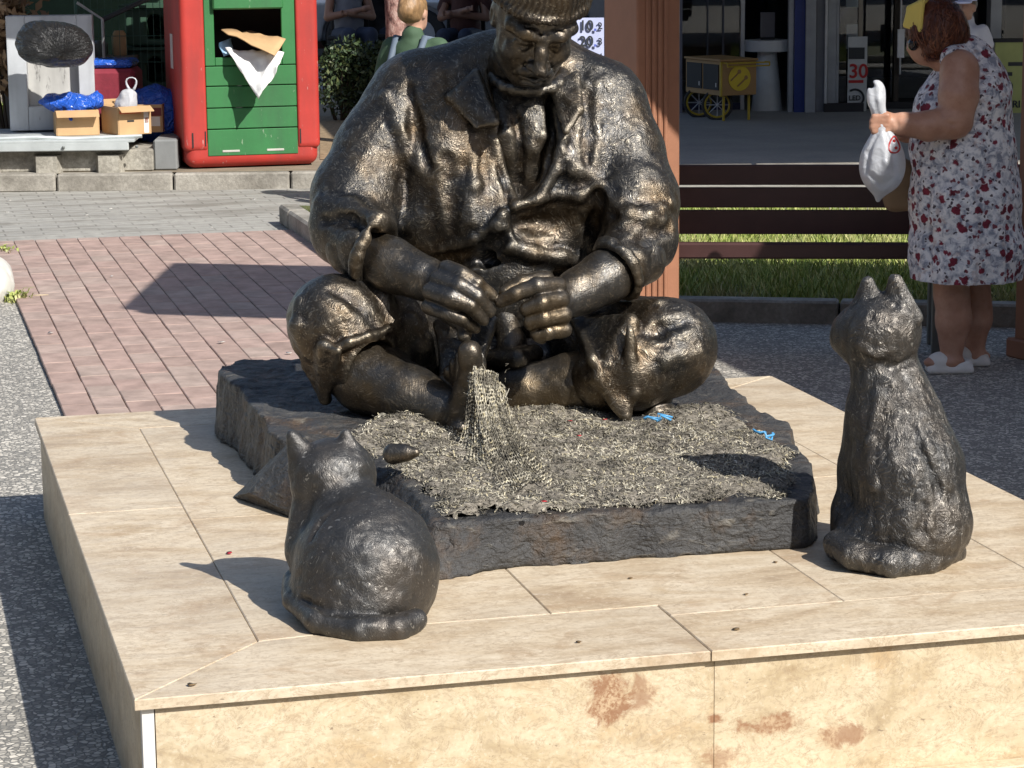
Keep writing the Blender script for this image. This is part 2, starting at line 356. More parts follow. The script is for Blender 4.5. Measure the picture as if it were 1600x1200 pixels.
# ================================================================== PLINTH
def mat_travertine(name, front):
    t = NT(name); v = t.obj(); r = t.rand_obj()
    of = t.n.new('ShaderNodeCombineXYZ'); t.lk(t.math('MULTIPLY', r, 13.0), of.inputs[0]); t.lk(t.math('MULTIPLY', r, 29.0), of.inputs[1]); t.lk(t.math('MULTIPLY', r, 7.0), of.inputs[2])
    p = t.vmath('ADD', v, of.outputs[0])
    st = t.n.new('ShaderNodeMapping'); t.lk(p, st.inputs[0]); st.inputs['Scale'].default_value = (1.0, 2.6, 2.6) if not front else (1.6, 1.6, 2.6)
    n1 = t.noise(st.outputs[0], 2.6 if not front else 3.2, 7, 0.62, 0.6); n2 = t.noise(st.outputs[0], 14, 5, 0.65, 0.3); n3 = t.noise(p, 5.5, 5, 0.6, 0.8)
    if front:
        col = t.ramp(n1, [(0.28, (0.36, 0.265, 0.15)), (0.42, (0.50, 0.40, 0.255)), (0.58, (0.60, 0.50, 0.345)), (0.72, (0.48, 0.365, 0.225))])
        col = t.mix(t.ramp(n3, [(0.55, 0.0), (0.72, 0.6)]), col, (0.44, 0.29, 0.14))
    else:
        col = t.ramp(n1, [(0.28, (0.34, 0.245, 0.155)), (0.42, (0.50, 0.395, 0.265)), (0.57, (0.60, 0.505, 0.37)), (0.72, (0.45, 0.345, 0.22))])
        col = t.mix(t.ramp(n3, [(0.54, 0.0), (0.70, 0.6)]), col, (0.36, 0.235, 0.13))
    col = t.mix(t.ramp(n2, [(0.36, 0.28), (0.5, 0.0)]), col, (0.36, 0.28, 0.19)); col = t.mix(t.ramp(n2, [(0.6, 0.0), (0.72, 0.35)]), col, (0.74, 0.67, 0.55))
    pit = t.ramp(t.noise(st.outputs[0], 34, 2, 0.5), [(0.22, 0.85), (0.27, 0.0)]); col = t.mix(pit, col, (0.22, 0.165, 0.11))
    vn = t.noise(st.outputs[0], 5.0 if not front else 7.0, 6, 0.7, 1.2); vl = t.ramp(t.math('ABSOLUTE', t.math('SUBTRACT', vn, 0.5)), [(0.0, 0.5), (0.022, 0.0)]); col = t.mix(vl, col, (0.27, 0.185, 0.11))
    fs = t.noise(p, 75, 4, 0.75); col = t.mix(t.ramp(fs, [(0.36, 0.45), (0.47, 0.0)]), col, (0.33, 0.25, 0.165)); col = t.mix(t.ramp(fs, [(0.56, 0.0), (0.68, 0.4)]), col, (0.72, 0.64, 0.50))
    w = t.noise(p, 1.1, 3); gr = t.ramp(w, [(0.5, 0.0), (0.75, 0.35)]); col = t.mix(gr, col, (0.33, 0.29, 0.24))
    if front:
        for (cx, cz, sx, sz, amt) in ((1.385, 0.225, 0.055, 0.062, 0.9), (1.455, 0.235, 0.035, 0.05, 0.7), (1.612, 0.160, 0.022, 0.012, 0.95), (1.735, 0.138, 0.075, 0.024, 0.85), (1.90, 0.100, 0.06, 0.032, 0.75), (1.63, 0.075, 0.05, 0.03, 0.6), (0.86, 0.07, 0.09, 0.05, 0.5)):
            q = t.vmath('MULTIPLY', t.vmath('SUBTRACT', v, (cx - (PX0 + PX1) / 2, 0, cz)), (1 / sx, 0, 1 / sz))
            le = t.n.new('ShaderNodeVectorMath'); le.operation = 'LENGTH'; t.lk(q, le.inputs[0])
            e = t.math('ADD', le.outputs['Value'], t.math('MULTIPLY', t.math('SUBTRACT', t.noise(v, 15, 6, 0.75, .6), 0.5), 3.4))
            m = t.ramp(e, [(0.55, amt), (0.95, 0.0)])
            ce = t.noise(v, 120, 3, .7); cc = t.ramp(ce, [(0.42, (0.26, 0.125, 0.06)), (0.58, (0.48, 0.34, 0.21))])
            cc = t.mix(t.ramp(t.noise(v, 24, 3), [(0.40, 0.0), (0.56, 0.9)]), cc, (0.25, 0.115, 0.055))
            col = t.mix(m, col, cc)
    t.set('Base Color', col).set('Roughness', t.ramp(n2, [(0.3, 0.42), (0.7, 0.62)]))
    t.bump(t.mix(0.5, n2, t.math('SUBTRACT', 1.0, pit)), 0.22, 0.003)
    return t.m
trav = mat_travertine('travertine_top', False); travf = mat_travertine('travertine_front', True)
white_edge = plain('white_marble_edge', (0.66, 0.64, 0.60), 0.5, var=0.1, scale=9)
core_m = plain('mortar_bed', (0.38, 0.32, 0.245), 0.9, bump=0.3)
plinth = thing('plinth', 'low pale travertine plinth under the seated bronze fisherman', 'plinth', ((PX0 + PX1) / 2, (PY0 + PY1) / 2, 0))
MB().span(PX0 + .035, PX1 - .035, PY0 + .03, PY1 - .03, 0.0, ZP - 0.024).build('core', core_m, plinth)
OV = 0.014; TH = 0.0215; J = 0.0007
def slab_poly(poly, z0, z1, name, mat, dz=0.0):
    n = len(poly); c = np.mean(poly, 0); b = 0.0022
    # chamfered top edge so the arris catches the light
    ins = []
    for i in range(n):
        p0, p1, p2 = [np.array(poly[(i + k) % n], float) for k in (-1, 0, 1)]
        e1 = (p1 - p0) / np.linalg.norm(p1 - p0); e2 = (p2 - p1) / np.linalg.norm(p2 - p1); n1 = np.array([-e1[1], e1[0]]); n2 = np.array([-e2[1], e2[0]])
        m = n1 + n2; m = m / max(0.3, (1 + n1 @ n2)); ins.append(p1 + m * b)
    V = [(x, y, z0 + dz) for x, y in poly] + [(x, y, z1 - b + dz) for x, y in poly] + [(x, y, z1 + dz) for x, y in ins]
    Fc = [tuple(range(n - 1, -1, -1)), tuple(range(2 * n, 3 * n))]
    for l in (0, 1):
        Fc += [(l * n + i, l * n + (i + 1) % n, (l + 1) * n + (i + 1) % n, (l + 1) * n + i) for i in range(n)]
    return put(name, V, Fc, mat, plinth)
def rect(x0, x1, y0, y1): return [(x0 + J, y0 + J), (x1 - J, y0 + J), (x1 - J, y1 - J), (x0 + J, y1 - J)]
XB, YB, YT, XR = 0.72, 4.985, 7.30, 2.50       # inner lines of the border slabs
xs_front = [PX0, 1.60, PX1]
# mitred corner between the left and the front border
slab_poly([(PX0, PY0), (1.60 - J, PY0), (1.60 - J, YB + .03 - J), (1.0, YB + .03 - J), (XB, YB - J)], ZP - TH, ZP, 'top_slab', trav)
slab_poly([(PX0, PY0 + .003), (XB - J, YB), (XB - J, 6.25 - J), (PX0, 6.25 - J)], ZP - TH, ZP, 'top_slab', trav, -0.0006)
slab_poly([(PX0, 6.25 + J), (XB - J, 6.25 + J), (XB - J, YT), (PX0, PY1 - .003)], ZP - TH, ZP, 'top_slab', trav)
slab_poly([(PX0 + .003, PY1), (XB, YT + J), (1.62 - J, YT + J), (1.62 - J, PY1)], ZP - TH, ZP, 'top_slab', trav)
slab_poly([(1.62 + J, PY1), (1.62 + J, YT + J), (XR, YT + J), (PX1 - .003, PY1)][::-1] if False else [(1.62 + J, YT + J), (XR, YT + J), (PX1 - .003, PY1), (1.62 + J, PY1)], ZP - TH, ZP, 'top_slab', trav, -0.0005)
slab_poly([(1.60 + J, PY0 - .004), (PX1, PY0 - .004), (PX1, PY0), (XR, 4.93 - J), (1.60 + J, 4.93 - J)], ZP - TH, ZP, 'top_slab', trav, 0.0009)
slab_poly([(PX1, PY0 + .003), (PX1, 6.1 - J), (XR + J, 6.1 - J), (XR + J, 4.93)], ZP - TH, ZP, 'top_slab', trav)
slab_poly([(PX1, 6.1 + J), (PX1, PY1 - .003), (XR + J, YT), (XR + J, 6.1 + J)], ZP - TH, ZP, 'top_slab', trav, -0.0004)
for (a, b, c, d) in ((XB, 1.36, YB + .03, 6.10), (1.36, 2.0, 5.015, 6.10), (2.0, XR, 4.93, 6.10), (XB, 1.36, 6.10, YT), (1.36, 2.0, 6.10, YT), (2.0, XR, 6.10, YT)):
    if a == XB and c > 5 and c < 5.1:
        slab_poly([(XB + J, YB + .001), (1.0, YB + .03 + J), (b - J, YB + .03 + J), (b - J, d - J), (a + J, d - J)], ZP - TH, ZP, 'top_slab', trav, random.uniform(-.0006, .0006)); continue
    if a == 1.36 and c < 5.1:
        slab_poly([(1.36 + J, YB + .03 + J), (1.60, YB + .03 + J), (1.603, 4.93 + J), (2.0 - J, 4.93 + J), (2.0 - J, d - J), (1.36 + J, d - J)], ZP - TH, ZP, 'top_slab', trav, random.uniform(-.0006, .0006)); continue
    slab_poly(rect(a, b, c, d), ZP - TH, ZP, 'top_slab', trav, random.uniform(-.0006, .0006))
zt = ZP - TH - 0.0015
MB().span(PX0 + OV + .026, 1.612 - J, PY0 + OV, PY0 + OV + .02, 0.0, zt).build('front_panel', travf, plinth)
MB().span(1.612 + J, PX1 - OV - .026, PY0 + OV, PY0 + OV + .02, 0.0, zt).build('front_panel', travf, plinth)
MB().span(PX0 + OV, PX0 + OV + .0235, PY0 + OV - .001, PY0 + OV + .03, 0.0, zt).build('corner_strip', white_edge, plinth)
MB().span(PX1 - OV - .0235, PX1 - OV, PY0 + OV - .001, PY0 + OV + .03, 0.0, zt).build('corner_strip', white_edge, plinth)
MB().span(PX0 + OV, PX1 - OV, PY0 + OV - .05, PY0 + OV - .0015, 0.0, .012, .003).build('base_course', travf, plinth)
yy = [PY0 + OV + .032, 5.62, 6.58, PY1 - OV]
for i in range(3):
    MB().span(PX0 + OV, PX0 + OV + .022, yy[i] + J, yy[i + 1] - J, 0.0, zt).build('side_panel', travf, plinth)
    MB().span(PX1 - OV - .022, PX1 - OV, yy[i] + J, yy[i + 1] - J, 0.0, zt).build('side_panel', travf, plinth)
for a, b in ((PX0 + OV + .024, 1.6), (1.6, PX1 - OV - .024)):
    MB().span(a + J, b - J, PY1 - OV - .02, PY1 - OV, 0.0, zt).build('back_panel', travf, plinth)
# ================================================================== SCULPTING KIT: smooth solid fields on a grid, turned into one skin
_NZ = RNG.random((48, 48, 48)).astype(np.float32) * 2 - 1
def vnoise(P, s, seed=0):
    """smooth value noise at points P (n,3), s cells per metre"""
    Q = P * s + seed * 7.31; i = np.floor(Q).astype(np.int64); f = (Q - i).astype(np.float32); f = f * f * (3 - 2 * f); i %= 48; j = (i + 1) % 48
    r = 0
    for a in (0, 1):
        for b in (0, 1):
            for c in (0, 1):
                wgt = (f[:, 0] if a else 1 - f[:, 0]) * (f[:, 1] if b else 1 - f[:, 1]) * (f[:, 2] if c else 1 - f[:, 2])
                r = r + wgt * _NZ[(j if a else i)[:, 0], (j if b else i)[:, 1], (j if c else i)[:, 2]]
    return r
class SD:
    """lo, hi: box in the local frame (rows of ax are the frame's axes, o its origin)"""
    def __init__(s, lo, hi, h, o=(0, 0, 0), ax=None):
        s.h = h; s.lo = np.array(lo, float) - 2 * h; n = np.ceil((np.array(hi, float) + 2 * h - s.lo) / h).astype(int) + 1
        s.n = n; s.F = np.full(n, 0.4, np.float32); s.o = np.array(o, float); s.ax = np.eye(3) if ax is None else np.array(ax, float)
    def L(s, p): return s.ax @ (np.asarray(p, float) - s.o)      # world -> local
    def win(s, lo, hi):
        a = np.clip(np.floor((lo - s.lo) / s.h).astype(int), 0, s.n); b = np.clip(np.ceil((hi - s.lo) / s.h).astype(int) + 1, 0, s.n)
        if np.any(b <= a): return None, None
        g = [(s.lo[i] + s.h * np.arange(a[i], b[i])).astype(np.float32) for i in range(3)]
        return tuple(slice(a[i], b[i]) for i in range(3)), (g[0][:, None, None], g[1][None, :, None], g[2][None, None, :])
    def op(s, sl, d, k, mode):
        A = s.F[sl]
        if mode == 'sub': A2, d2 = -A, d
        elif mode == 'and': A2, d2 = -A, -d
        else: A2, d2 = A, d
        if k > 1e-6:
            h = np.clip(0.5 + 0.5 * (A2 - d2) / k, 0, 1); r = A2 * (1 - h) + d2 * h - k * h * (1 - h)
        else: r = np.minimum(A2, d2)
        s.F[sl] = r if mode == 'add' else -r
    def cone(s, a, b, ra, rb, k=0.0, mode='add', flat=None):
        """capsule from a to b with radii ra, rb; flat = (direction, factor) squashes it"""
        a = np.array(a, np.float32); b = np.array(b, np.float32); pad = max(ra, rb) + k + 3 * s.h
        sl, g = s.win(np.minimum(a, b) - pad, np.maximum(a, b) + pad)
        if sl is None: return s
        d = b - a; X, Y, Z = g[0] - a[0], g[1] - a[1], g[2] - a[2]
        t = np.clip((X * d[0] + Y * d[1] + Z * d[2]) / max(float(d @ d), 1e-12), 0, 1)
        X = X - t * d[0]; Y = Y - t * d[1]; Z = Z - t * d[2]; r = ra + t * (rb - ra)
        if flat is not None:
            n = np.array(flat[0], np.float32); n = n / np.linalg.norm(n); q = (X * n[0] + Y * n[1] + Z * n[2]) * (1 / flat[1] - 1)
            X = X + q * n[0]; Y = Y + q * n[1]; Z = Z + q * n[2]; D = (np.sqrt(X * X + Y * Y + Z * Z) - r) * min(1, flat[1] * 1.3)
        else: D = np.sqrt(X * X + Y * Y + Z * Z) - r
        s.op(sl, D, k, mode); return s
    def path(s, pts, rad, k=0.01, mode='add', flat=None, kj=None):
        for i in range(len(pts) - 1):
            s.cone(pts[i], pts[i + 1], rad[i], rad[i + 1], k if (i == 0 or kj is None) else kj, mode, flat)
        return s
    def ell(s, c, r, k=0.0, mode='add', R=None):
        c = np.array(c, np.float32); r = np.array(r, np.float32); pad = float(r.max()) + k + 3 * s.h
        sl, g = s.win(c - pad, c + pad)
        if sl is None: return s
        X, Y, Z = g[0] - c[0], g[1] - c[1], g[2] - c[2]
        if R is not None:
            R = np.array(R, np.float32); X, Y, Z = [R[i, 0] * X + R[i, 1] * Y + R[i, 2] * Z for i in range(3)]
        k0 = np.sqrt((X / r[0]) ** 2 + (Y / r[1]) ** 2 + (Z / r[2]) ** 2); k1 = np.sqrt((X / r[0] ** 2) ** 2 + (Y / r[1] ** 2) ** 2 + (Z / r[2] ** 2) ** 2)
        s.op(sl, k0 * (k0 - 1) / np.maximum(k1, 1e-6), k, mode); return s
    def box(s, c, hs, R=None, rnd=0.01, k=0.0, mode='add'):
        c = np.array(c, np.float32); hs = np.array(hs, np.float32); pad = float(np.linalg.norm(hs)) + rnd + k + 3 * s.h
        sl, g = s.win(c - pad, c + pad)
        if sl is None: return s
        X, Y, Z = g[0] - c[0], g[1] - c[1], g[2] - c[2]
        if R is not None:
            R = np.array(R, np.float32); X, Y, Z = [R[i, 0] * X + R[i, 1] * Y + R[i, 2] * Z for i in range(3)]
        qx, qy, qz = np.abs(X) - hs[0] + rnd, np.abs(Y) - hs[1] + rnd, np.abs(Z) - hs[2] + rnd
        D = np.sqrt(np.maximum(qx, 0) ** 2 + np.maximum(qy, 0) ** 2 + np.maximum(qz, 0) ** 2) + np.minimum(np.maximum(np.maximum(qx, qy), qz), 0) - rnd
        s.op(sl, D, k, mode); return s
    def tri(s, a, b, c, th, k=0.0, mode='add'):
        """a plate of half-thickness th over the triangle a b c"""
        a, b, c = [np.array(v, np.float32) for v in (a, b, c)]; pad = th + k + 3 * s.h
        sl, g = s.win(np.minimum(np.minimum(a, b), c) - pad, np.maximum(np.maximum(a, b), c) + pad)
        if sl is None: return s
        X, Y, Z = np.broadcast_arrays(*g)
        def dot(u, v): return u[0] * v[0] + u[1] * v[1] + u[2] * v[2]
        pa = (X - a[0], Y - a[1], Z - a[2]); pb = (X - b[0], Y - b[1], Z - b[2]); pc = (X - c[0], Y - c[1], Z - c[2])
        ba, cb, ac = b - a, c - b, a - c; n = np.cross(ba, ac)
        ins = (np.sign(dot(np.cross(ba, n), pa)) + np.sign(dot(np.cross(cb, n), pb)) + np.sign(dot(np.cross(ac, n), pc))) < 2
        def eg(e, p):
            t = np.clip(dot(e, p) / float(e @ e), 0, 1); return (e[0] * t - p[0]) ** 2 + (e[1] * t - p[1]) ** 2 + (e[2] * t - p[2]) ** 2
        D2 = np.where(ins, np.minimum(np.minimum(eg(ba, pa), eg(cb, pb)), eg(ac, pc)), dot(n, pa) ** 2 / float(n @ n))
        s.op(sl, np.sqrt(np.maximum(D2, 0)) - th, k, mode); return s
    def rough(s, terms):
        """terms: (amplitude, cells per metre, seed[, stretch])  push the skin in and out"""
        m = np.abs(s.F) < 3.5 * s.h + sum(t[0] for t in terms); I = np.argwhere(m); P = s.lo + I * s.h
        d = 0
        for t in terms: d = d + t[0] * vnoise(P * (np.array(t[3]) if len(t) > 3 else 1.0), t[1], t[2])
        s.F[m] += d.astype(np.float32); return s
    def skin(s):
        F = s.F; Sg = F < 0; c = np.zeros(np.array(F.shape) - 1, np.int8)
        co = [(a, b, d) for a in (0, 1) for b in (0, 1) for d in (0, 1)]; n = F.shape
        for a, b, d in co: c += Sg[a:n[0] - 1 + a, b:n[1] - 1 + b, d:n[2] - 1 + d]
        act = (c > 0) & (c < 8); I = np.argwhere(act); idx = np.full(c.shape, -1, np.int64); idx[act] = np.arange(len(I))
        pos = np.zeros((len(I), 3)); wt = np.zeros(len(I))
        for p in co:
            for x in range(3):
                if p[x]: continue
                q = list(p); q[x] = 1
                fa = F[I[:, 0] + p[0], I[:, 1] + p[1], I[:, 2] + p[2]]; fb = F[I[:, 0] + q[0], I[:, 1] + q[1], I[:, 2] + q[2]]
                m = (fa < 0) != (fb < 0); t = fa[m] / (fa[m] - fb[m]); add = np.tile(np.array(p, float), (m.sum(), 1)); add[:, x] += t
                pos[m] += add; wt[m] += 1
        V = s.lo + s.h * (I + pos / wt[:, None]); Q = []
        for x in range(3):
            y, z = (x + 1) % 3, (x + 2) % 3
            a = [slice(None)] * 3; b = [slice(None)] * 3; a[x] = slice(0, -1); b[x] = slice(1, None)
            cr = Sg[tuple(a)] != Sg[tuple(b)]
            E = np.argwhere(cr); E = E[(E[:, y] > 0) & (E[:, z] > 0) & (E[:, y] < n[y] - 1) & (E[:, z] < n[z] - 1)]
            def cell(dy, dz):
                K = E.copy(); K[:, y] -= dy; K[:, z] -= dz; return idx[K[:, 0], K[:, 1], K[:, 2]]
            q = np.stack([cell(1, 1), cell(0, 1), cell(0, 0), cell(1, 0)], 1)
            fl = Sg[E[:, 0], E[:, 1], E[:, 2]]; q[~fl] = q[~fl][:, ::-1]; Q.append(q)
        Q = np.concatenate(Q)
        return V @ s.ax + s.o, Q
def join(parts):
    V = []; Q = []; b = 0
    for v, q in parts: V.append(v); Q.append(q + b); b += len(v)
    return np.concatenate(V), np.concatenate(Q)
def relax(V, Q, it=1, f=0.5):
    e = np.concatenate([Q[:, [0, 1]], Q[:, [1, 2]], Q[:, [2, 3]], Q[:, [3, 0]]]); e = np.concatenate([e, e[:, ::-1]])
    for _ in range(it):
        A = np.zeros_like(V); np.add.at(A, e[:, 0], V[e[:, 1]]); n = np.bincount(e[:, 0], minlength=len(V))[:, None]; V = V + f * (A / np.maximum(n, 1) - V)
    return V
# ================================================================== BRONZE
def mat_bronze(name, dark, warm, gold, sc=1.0, wear=0.5, rough=(0.30, 0.50), strokes=0.5, metal=0.9, flow=(1, 1, 1), ticks=.35):
    t = NT(name); v = t.obj()
    n1 = t.noise(v, 5 * sc, 5, 0.6); n2 = t.noise(v, 32 * sc, 5, 0.7, 0.6)
    dis = t.vmath('ADD', t.vmath('MULTIPLY', v, flow), t.vmath('MULTIPLY', t.vmath('SUBTRACT', t.noise(v, 9 * sc, 2, col=True), (0.5, 0.5, 0.5)), (0.12, 0.12, 0.12)))
    a = t.n.new('ShaderNodeMapping'); t.lk(dis, a.inputs[0]); a.inputs['Scale'].default_value = (1.3, 1.3, 4.4); a.inputs['Rotation'].default_value = (0.5, 0.3, 0.2)
    b = t.n.new('ShaderNodeMapping'); t.lk(dis, b.inputs[0]); b.inputs['Scale'].default_value = (3.4, 1.0, 1.0); b.inputs['Rotation'].default_value = (0.2, 0.7, 0.9)
    s1 = t.noise(a.outputs[0], 50 * sc, 3, 0.62); s2 = t.noise(b.outputs[0], 58 * sc, 3, 0.62)
    st = t.math('ADD', t.math('MULTIPLY', s1, 0.5), t.math('MULTIPLY', s2, 0.5))
    ed = t.ramp(t.pointy(), [(0.49, 0.0), (0.58, 1.0)])
    col = t.mix(t.ramp(n1, [(0.44, 0.0), (0.62, 1.0)]), dark, warm)
    wr = t.math('MULTIPLY', t.ramp(st, [(0.54, 0.0), (0.64, 1.0)]), wear)
    col = t.mix(wr, col, gold); col = t.mix(t.math('MULTIPLY', ed, wear), col, gold)
    tk_ = t.n.new('ShaderNodeMapping'); t.lk(dis, tk_.inputs[0]); tk_.inputs['Scale'].default_value = (1.0, 1.0, .35); tk_.inputs['Rotation'].default_value = (.3, .4, 0)
    col = t.mix(t.math('MULTIPLY', t.ramp(t.noise(tk_.outputs[0], 125, 1, .5), [(0.68, 0.0), (0.74, 1.0)]), ticks), col, (.55, .52, .46))
    t.set('Base Color', col).set('Metallic', metal).set('Roughness', t.ramp(n2, [(0.3, rough[0]), (0.7, rough[1])]))
    p = t.bump(t.math('ADD', t.math('MULTIPLY', t.noise(v, 15 * sc, 3, 0.5), 1.0), t.math('MULTIPLY', n2, 0.5)), 0.35 * strokes * 2, 0.012)
    t.bump(st, 0.5 * strokes * 2, 0.011, p)
    return t.m
bronze = mat_bronze('dark_bronze', (0.043, 0.043, 0.044), (0.080, 0.057, 0.035), (0.48, 0.42, 0.32), 1.0, 0.40, (0.28, 0.48), 0.40, 0.9, (1, 1, 1), .22)
bronze_skin = mat_bronze('smooth_bronze', (0.066, 0.066, 0.066), (0.105, 0.078, 0.048), (0.44, 0.37, 0.27), 1.0, 0.32, (0.32, 0.50), 0.26, 0.9, (1, 1, 1), .12)
bronze_cat = mat_bronze('grey_bronze_fur', (0.060, 0.060, 0.060), (0.080, 0.070, 0.060), (0.33, 0.30, 0.26), 1.3, 0.40, (0.30, 0.46), 0.60, 0.8, (1, 1, .4), .4)
bronze_catsm = mat_bronze('dull_grey_bronze', (0.060, 0.060, 0.060), (0.075, 0.066, 0.058), (0.26, 0.24, 0.21), 1.5, 0.30, (0.36, 0.50), 0.30, 0.75, (1, 1, .6), .4)

# ================================================================== ROCK SLAB UNDER THE FIGURE
TOPP = [(.945, 7.15), (.985, 6.32), (1.20, 5.86), (1.20, 5.425), (1.55, 5.42), (2.09, 5.405), (2.11, 5.43), (2.215, 5.68), (2.25, 5.79), (2.25, 5.86), (2.34, 6.17), (2.325, 6.40), (2.37, 6.72), (2.40, 7.02), (2.28, 7.33), (1.45, 7.36), (1.02, 7.30)]
def slab_top(x, y):
    t = np.clip((y - 5.4) / 1.7, 0, 1); l = np.clip((1.7 - x) / 0.75, 0, 1)
    return 0.426 + 0.036 * t + 0.038 * l * t
def poly_sd(poly, X, Y):
    P = np.array(poly, float); n = len(P); d = np.full(X.shape, 1e9); ins = np.zeros(X.shape, bool)
    for i in range(n):
        a, b = P[i], P[(i + 1) % n]; e = b - a; wx, wy = X - a[0], Y - a[1]; t = np.clip((wx * e[0] + wy * e[1]) / (e @ e), 0, 1)
        d = np.minimum(d, (wx - e[0] * t) ** 2 + (wy - e[1] * t) ** 2)
        c = ((a[1] > Y) != (b[1] > Y)) & (X < (b[0] - a[0]) * (Y - a[1]) / (b[1] - a[1] + 1e-12) + a[0]); ins ^= c
    return np.where(ins, -np.sqrt(d), np.sqrt(d))
sd = SD((0.78, 5.3, 0.29), (2.5, 7.45, 0.58), 0.0085)
gx, gy, gz = [(sd.lo[i] + sd.h * np.arange(sd.n[i])) for i in range(3)]
XX, YY = np.meshgrid(gx, gy, indexing='ij')
pxy = np.stack([XX.ravel(), YY.ravel(), np.zeros(XX.size)], 1)
wob = (0.014 * vnoise(pxy, 7, 3) + 0.007 * vnoise(pxy, 19, 4)).reshape(XX.shape)
tops = slab_top(XX, YY) + (0.007 * vnoise(pxy, 6, 5) + 0.004 * vnoise(pxy, 22, 6)).reshape(XX.shape)
p2 = poly_sd(TOPP, XX, YY) + wob
# the left front corner slopes out towards its foot
lean = 0.9 * np.clip((6.30 - YY) / 0.3, 0, 1) * np.clip((1.35 - XX) / 0.25, 0, 1) + 0.12
D = np.maximum(p2[:, :, None] - lean[:, :, None] * np.maximum(tops[:, :, None] - gz[None, None, :], 0) * 0.9, gz[None, None, :] - tops[:, :, None])
sd.F = np.maximum(D, 0.3085 - gz[None, None, :]).astype(np.float32)
# cracks in the front face
for pth in (((1.25, 5.37, .43), (1.29, 5.37, .385), (1.36, 5.37, .35)), ((1.52, 5.38, .43), (1.60, 5.37, .39), (1.66, 5.38, .34)), ((1.90, 5.37, .42), (1.97, 5.37, .38), (2.02, 5.37, .33)), ((1.60, 5.37, .39), (1.75, 5.37, .36), (1.80, 5.38, .33))):
    sd.path(pth, [.012, .016, .012], 0.008, 'sub')
sd.rough([(0.004, 22, 8), (0.003, 60, 9)])
def mat_rock():
    t = NT('dark_cast_rock'); v = t.obj(); n = t.noise(v, 5, 6, 0.65, 0.4); f = t.noise(v, 45, 5, 0.7); s = t.noise(t.obj((1, 1, 3)), 16, 4, 0.6, 0.8)
    col = t.ramp(n, [(0.3, (0.022, 0.022, 0.023)), (0.55, (0.045, 0.044, 0.043)), (0.75, (0.085, 0.082, 0.076))])
    col = t.mix(t.ramp(t.noise(t.obj((1, 1, 1), (4, 2, 1)), 4.5, 5, 0.7), [(0.52, 0.0), (0.68, 0.7)]), col, (0.085, 0.05, 0.024))
    col = t.mix(t.ramp(s, [(0.60, 0.0), (0.72, 0.4)]), col, (0.26, 0.235, 0.19))
    t.set('Base Color', col).set('Roughness', t.ramp(f, [(0.3, 0.45), (0.7, 0.68)])).set('Metallic', 0.0)
    p = t.bump(f, 0.8, 0.012); p = t.bump(s, 0.7, 0.014, p); t.bump(t.voro(t.vmath('ADD', v, t.vmath('MULTIPLY', t.noise(v, 12, 3, col=True), (.2, .2, .2))), 14, 'DISTANCE_TO_EDGE', 0), .5, .02, p); return t.m
rock_m = mat_rock()
Vr, Qr = sd.skin()
slab_o = put('rock_slab', Vr, Qr, rock_m, smooth=True); tag(slab_o, 'rough dark cast rock slab between plinth and seated figure', 'rock slab')

hp = [G(468, 676, .50), G(364, 776, .3115), G(388, 770, .345), G(532, 836, .3115), G(560, 745, .45), np.array([1.02, 6.35, .3115]), np.array([1.10, 6.25, .47]), np.array([1.25, 5.85, .3115]), G(520, 700, .46)]
bm = bmesh.new()
for p in hp: bm.verts.new(p)
bmesh.ops.convex_hull(bm, input=bm.verts); bmesh.ops.subdivide_edges(bm, edges=bm.edges, cuts=5, use_grid_fill=True); bmesh.ops.triangulate(bm, faces=bm.faces)
for v_ in bm.verts:
    if v_.co.z > .315: v_.co += Vector((1, 1, 1)) * .006 * fnoise(v_.co, 14, 3)
bm.verts.index_update(); put('rock_chunk', [tuple(v_.co) for v_ in bm.verts], [tuple(v_.index for v_ in f.verts) for f in bm.faces], rock_m, slab_o, auto=25); bm.free()

# ================================================================== SEATED FISHERMAN
SB = np.array([*G(780, 640, 0.45)[:2], 0.45])
statue = thing('fisherman_statue', 'bronze statue of a seated man in knitted cap mending a net', 'statue', SB)
def newsd(lo, hi, h, o=SB): return SD(lo, hi, h, o, CAX)
def mk(sd):
    def J(x, y, d): return sd.L(S(x, y, d))
    def ch(*pts): return [J(p[0], p[1], p[2]) for p in pts], [p[3] * p[2] / FPX for p in pts]
    def surf(x, y, off=0.0, d0=6.2, d1=7.4):
        """point of the present skin seen at photo position x, y, pushed towards the viewer by off"""
        ds = np.arange(d0, d1, sd.h * 0.5); P = np.array([sd.L(S(x, y, q)) for q in (d0, d1)]); T = (ds - d0) / (d1 - d0)
        W = P[0] + T[:, None] * (P[1] - P[0]); I = np.round((W - sd.lo) / sd.h).astype(int); ok = np.all((I >= 0) & (I < sd.n), 1); f = np.full(len(ds), 1.0)
        f[ok] = sd.F[I[ok, 0], I[ok, 1], I[ok, 2]]; k = np.argmax(f < 0)
        dd = ds[k] if f[k] < 0 else 6.9
        return sd.L(S(x, y, dd - off))
    return J, ch, surf
def fold(sd, surf, pts, r, mode='add', d=6.85, wide=1.35):
    R_ = r * wide * d / FPX; P = [surf(x, y, (-0.42 if mode == 'add' else 0.50) * R_) for x, y in pts]
    sd.path(P, [R_ * .75] + [R_] * (len(P) - 2) + [R_ * .6], 0.024, mode)
def ridge(sd, surf, pts, r, off, k=0.012, mode='add', d=6.85):
    P = [surf(x, y, off) for x, y in pts]; rr = [ (r if not isinstance(r, (list, tuple)) else r[i]) * d / FPX for i in range(len(P))]
    sd.path(P, rr, k, mode)

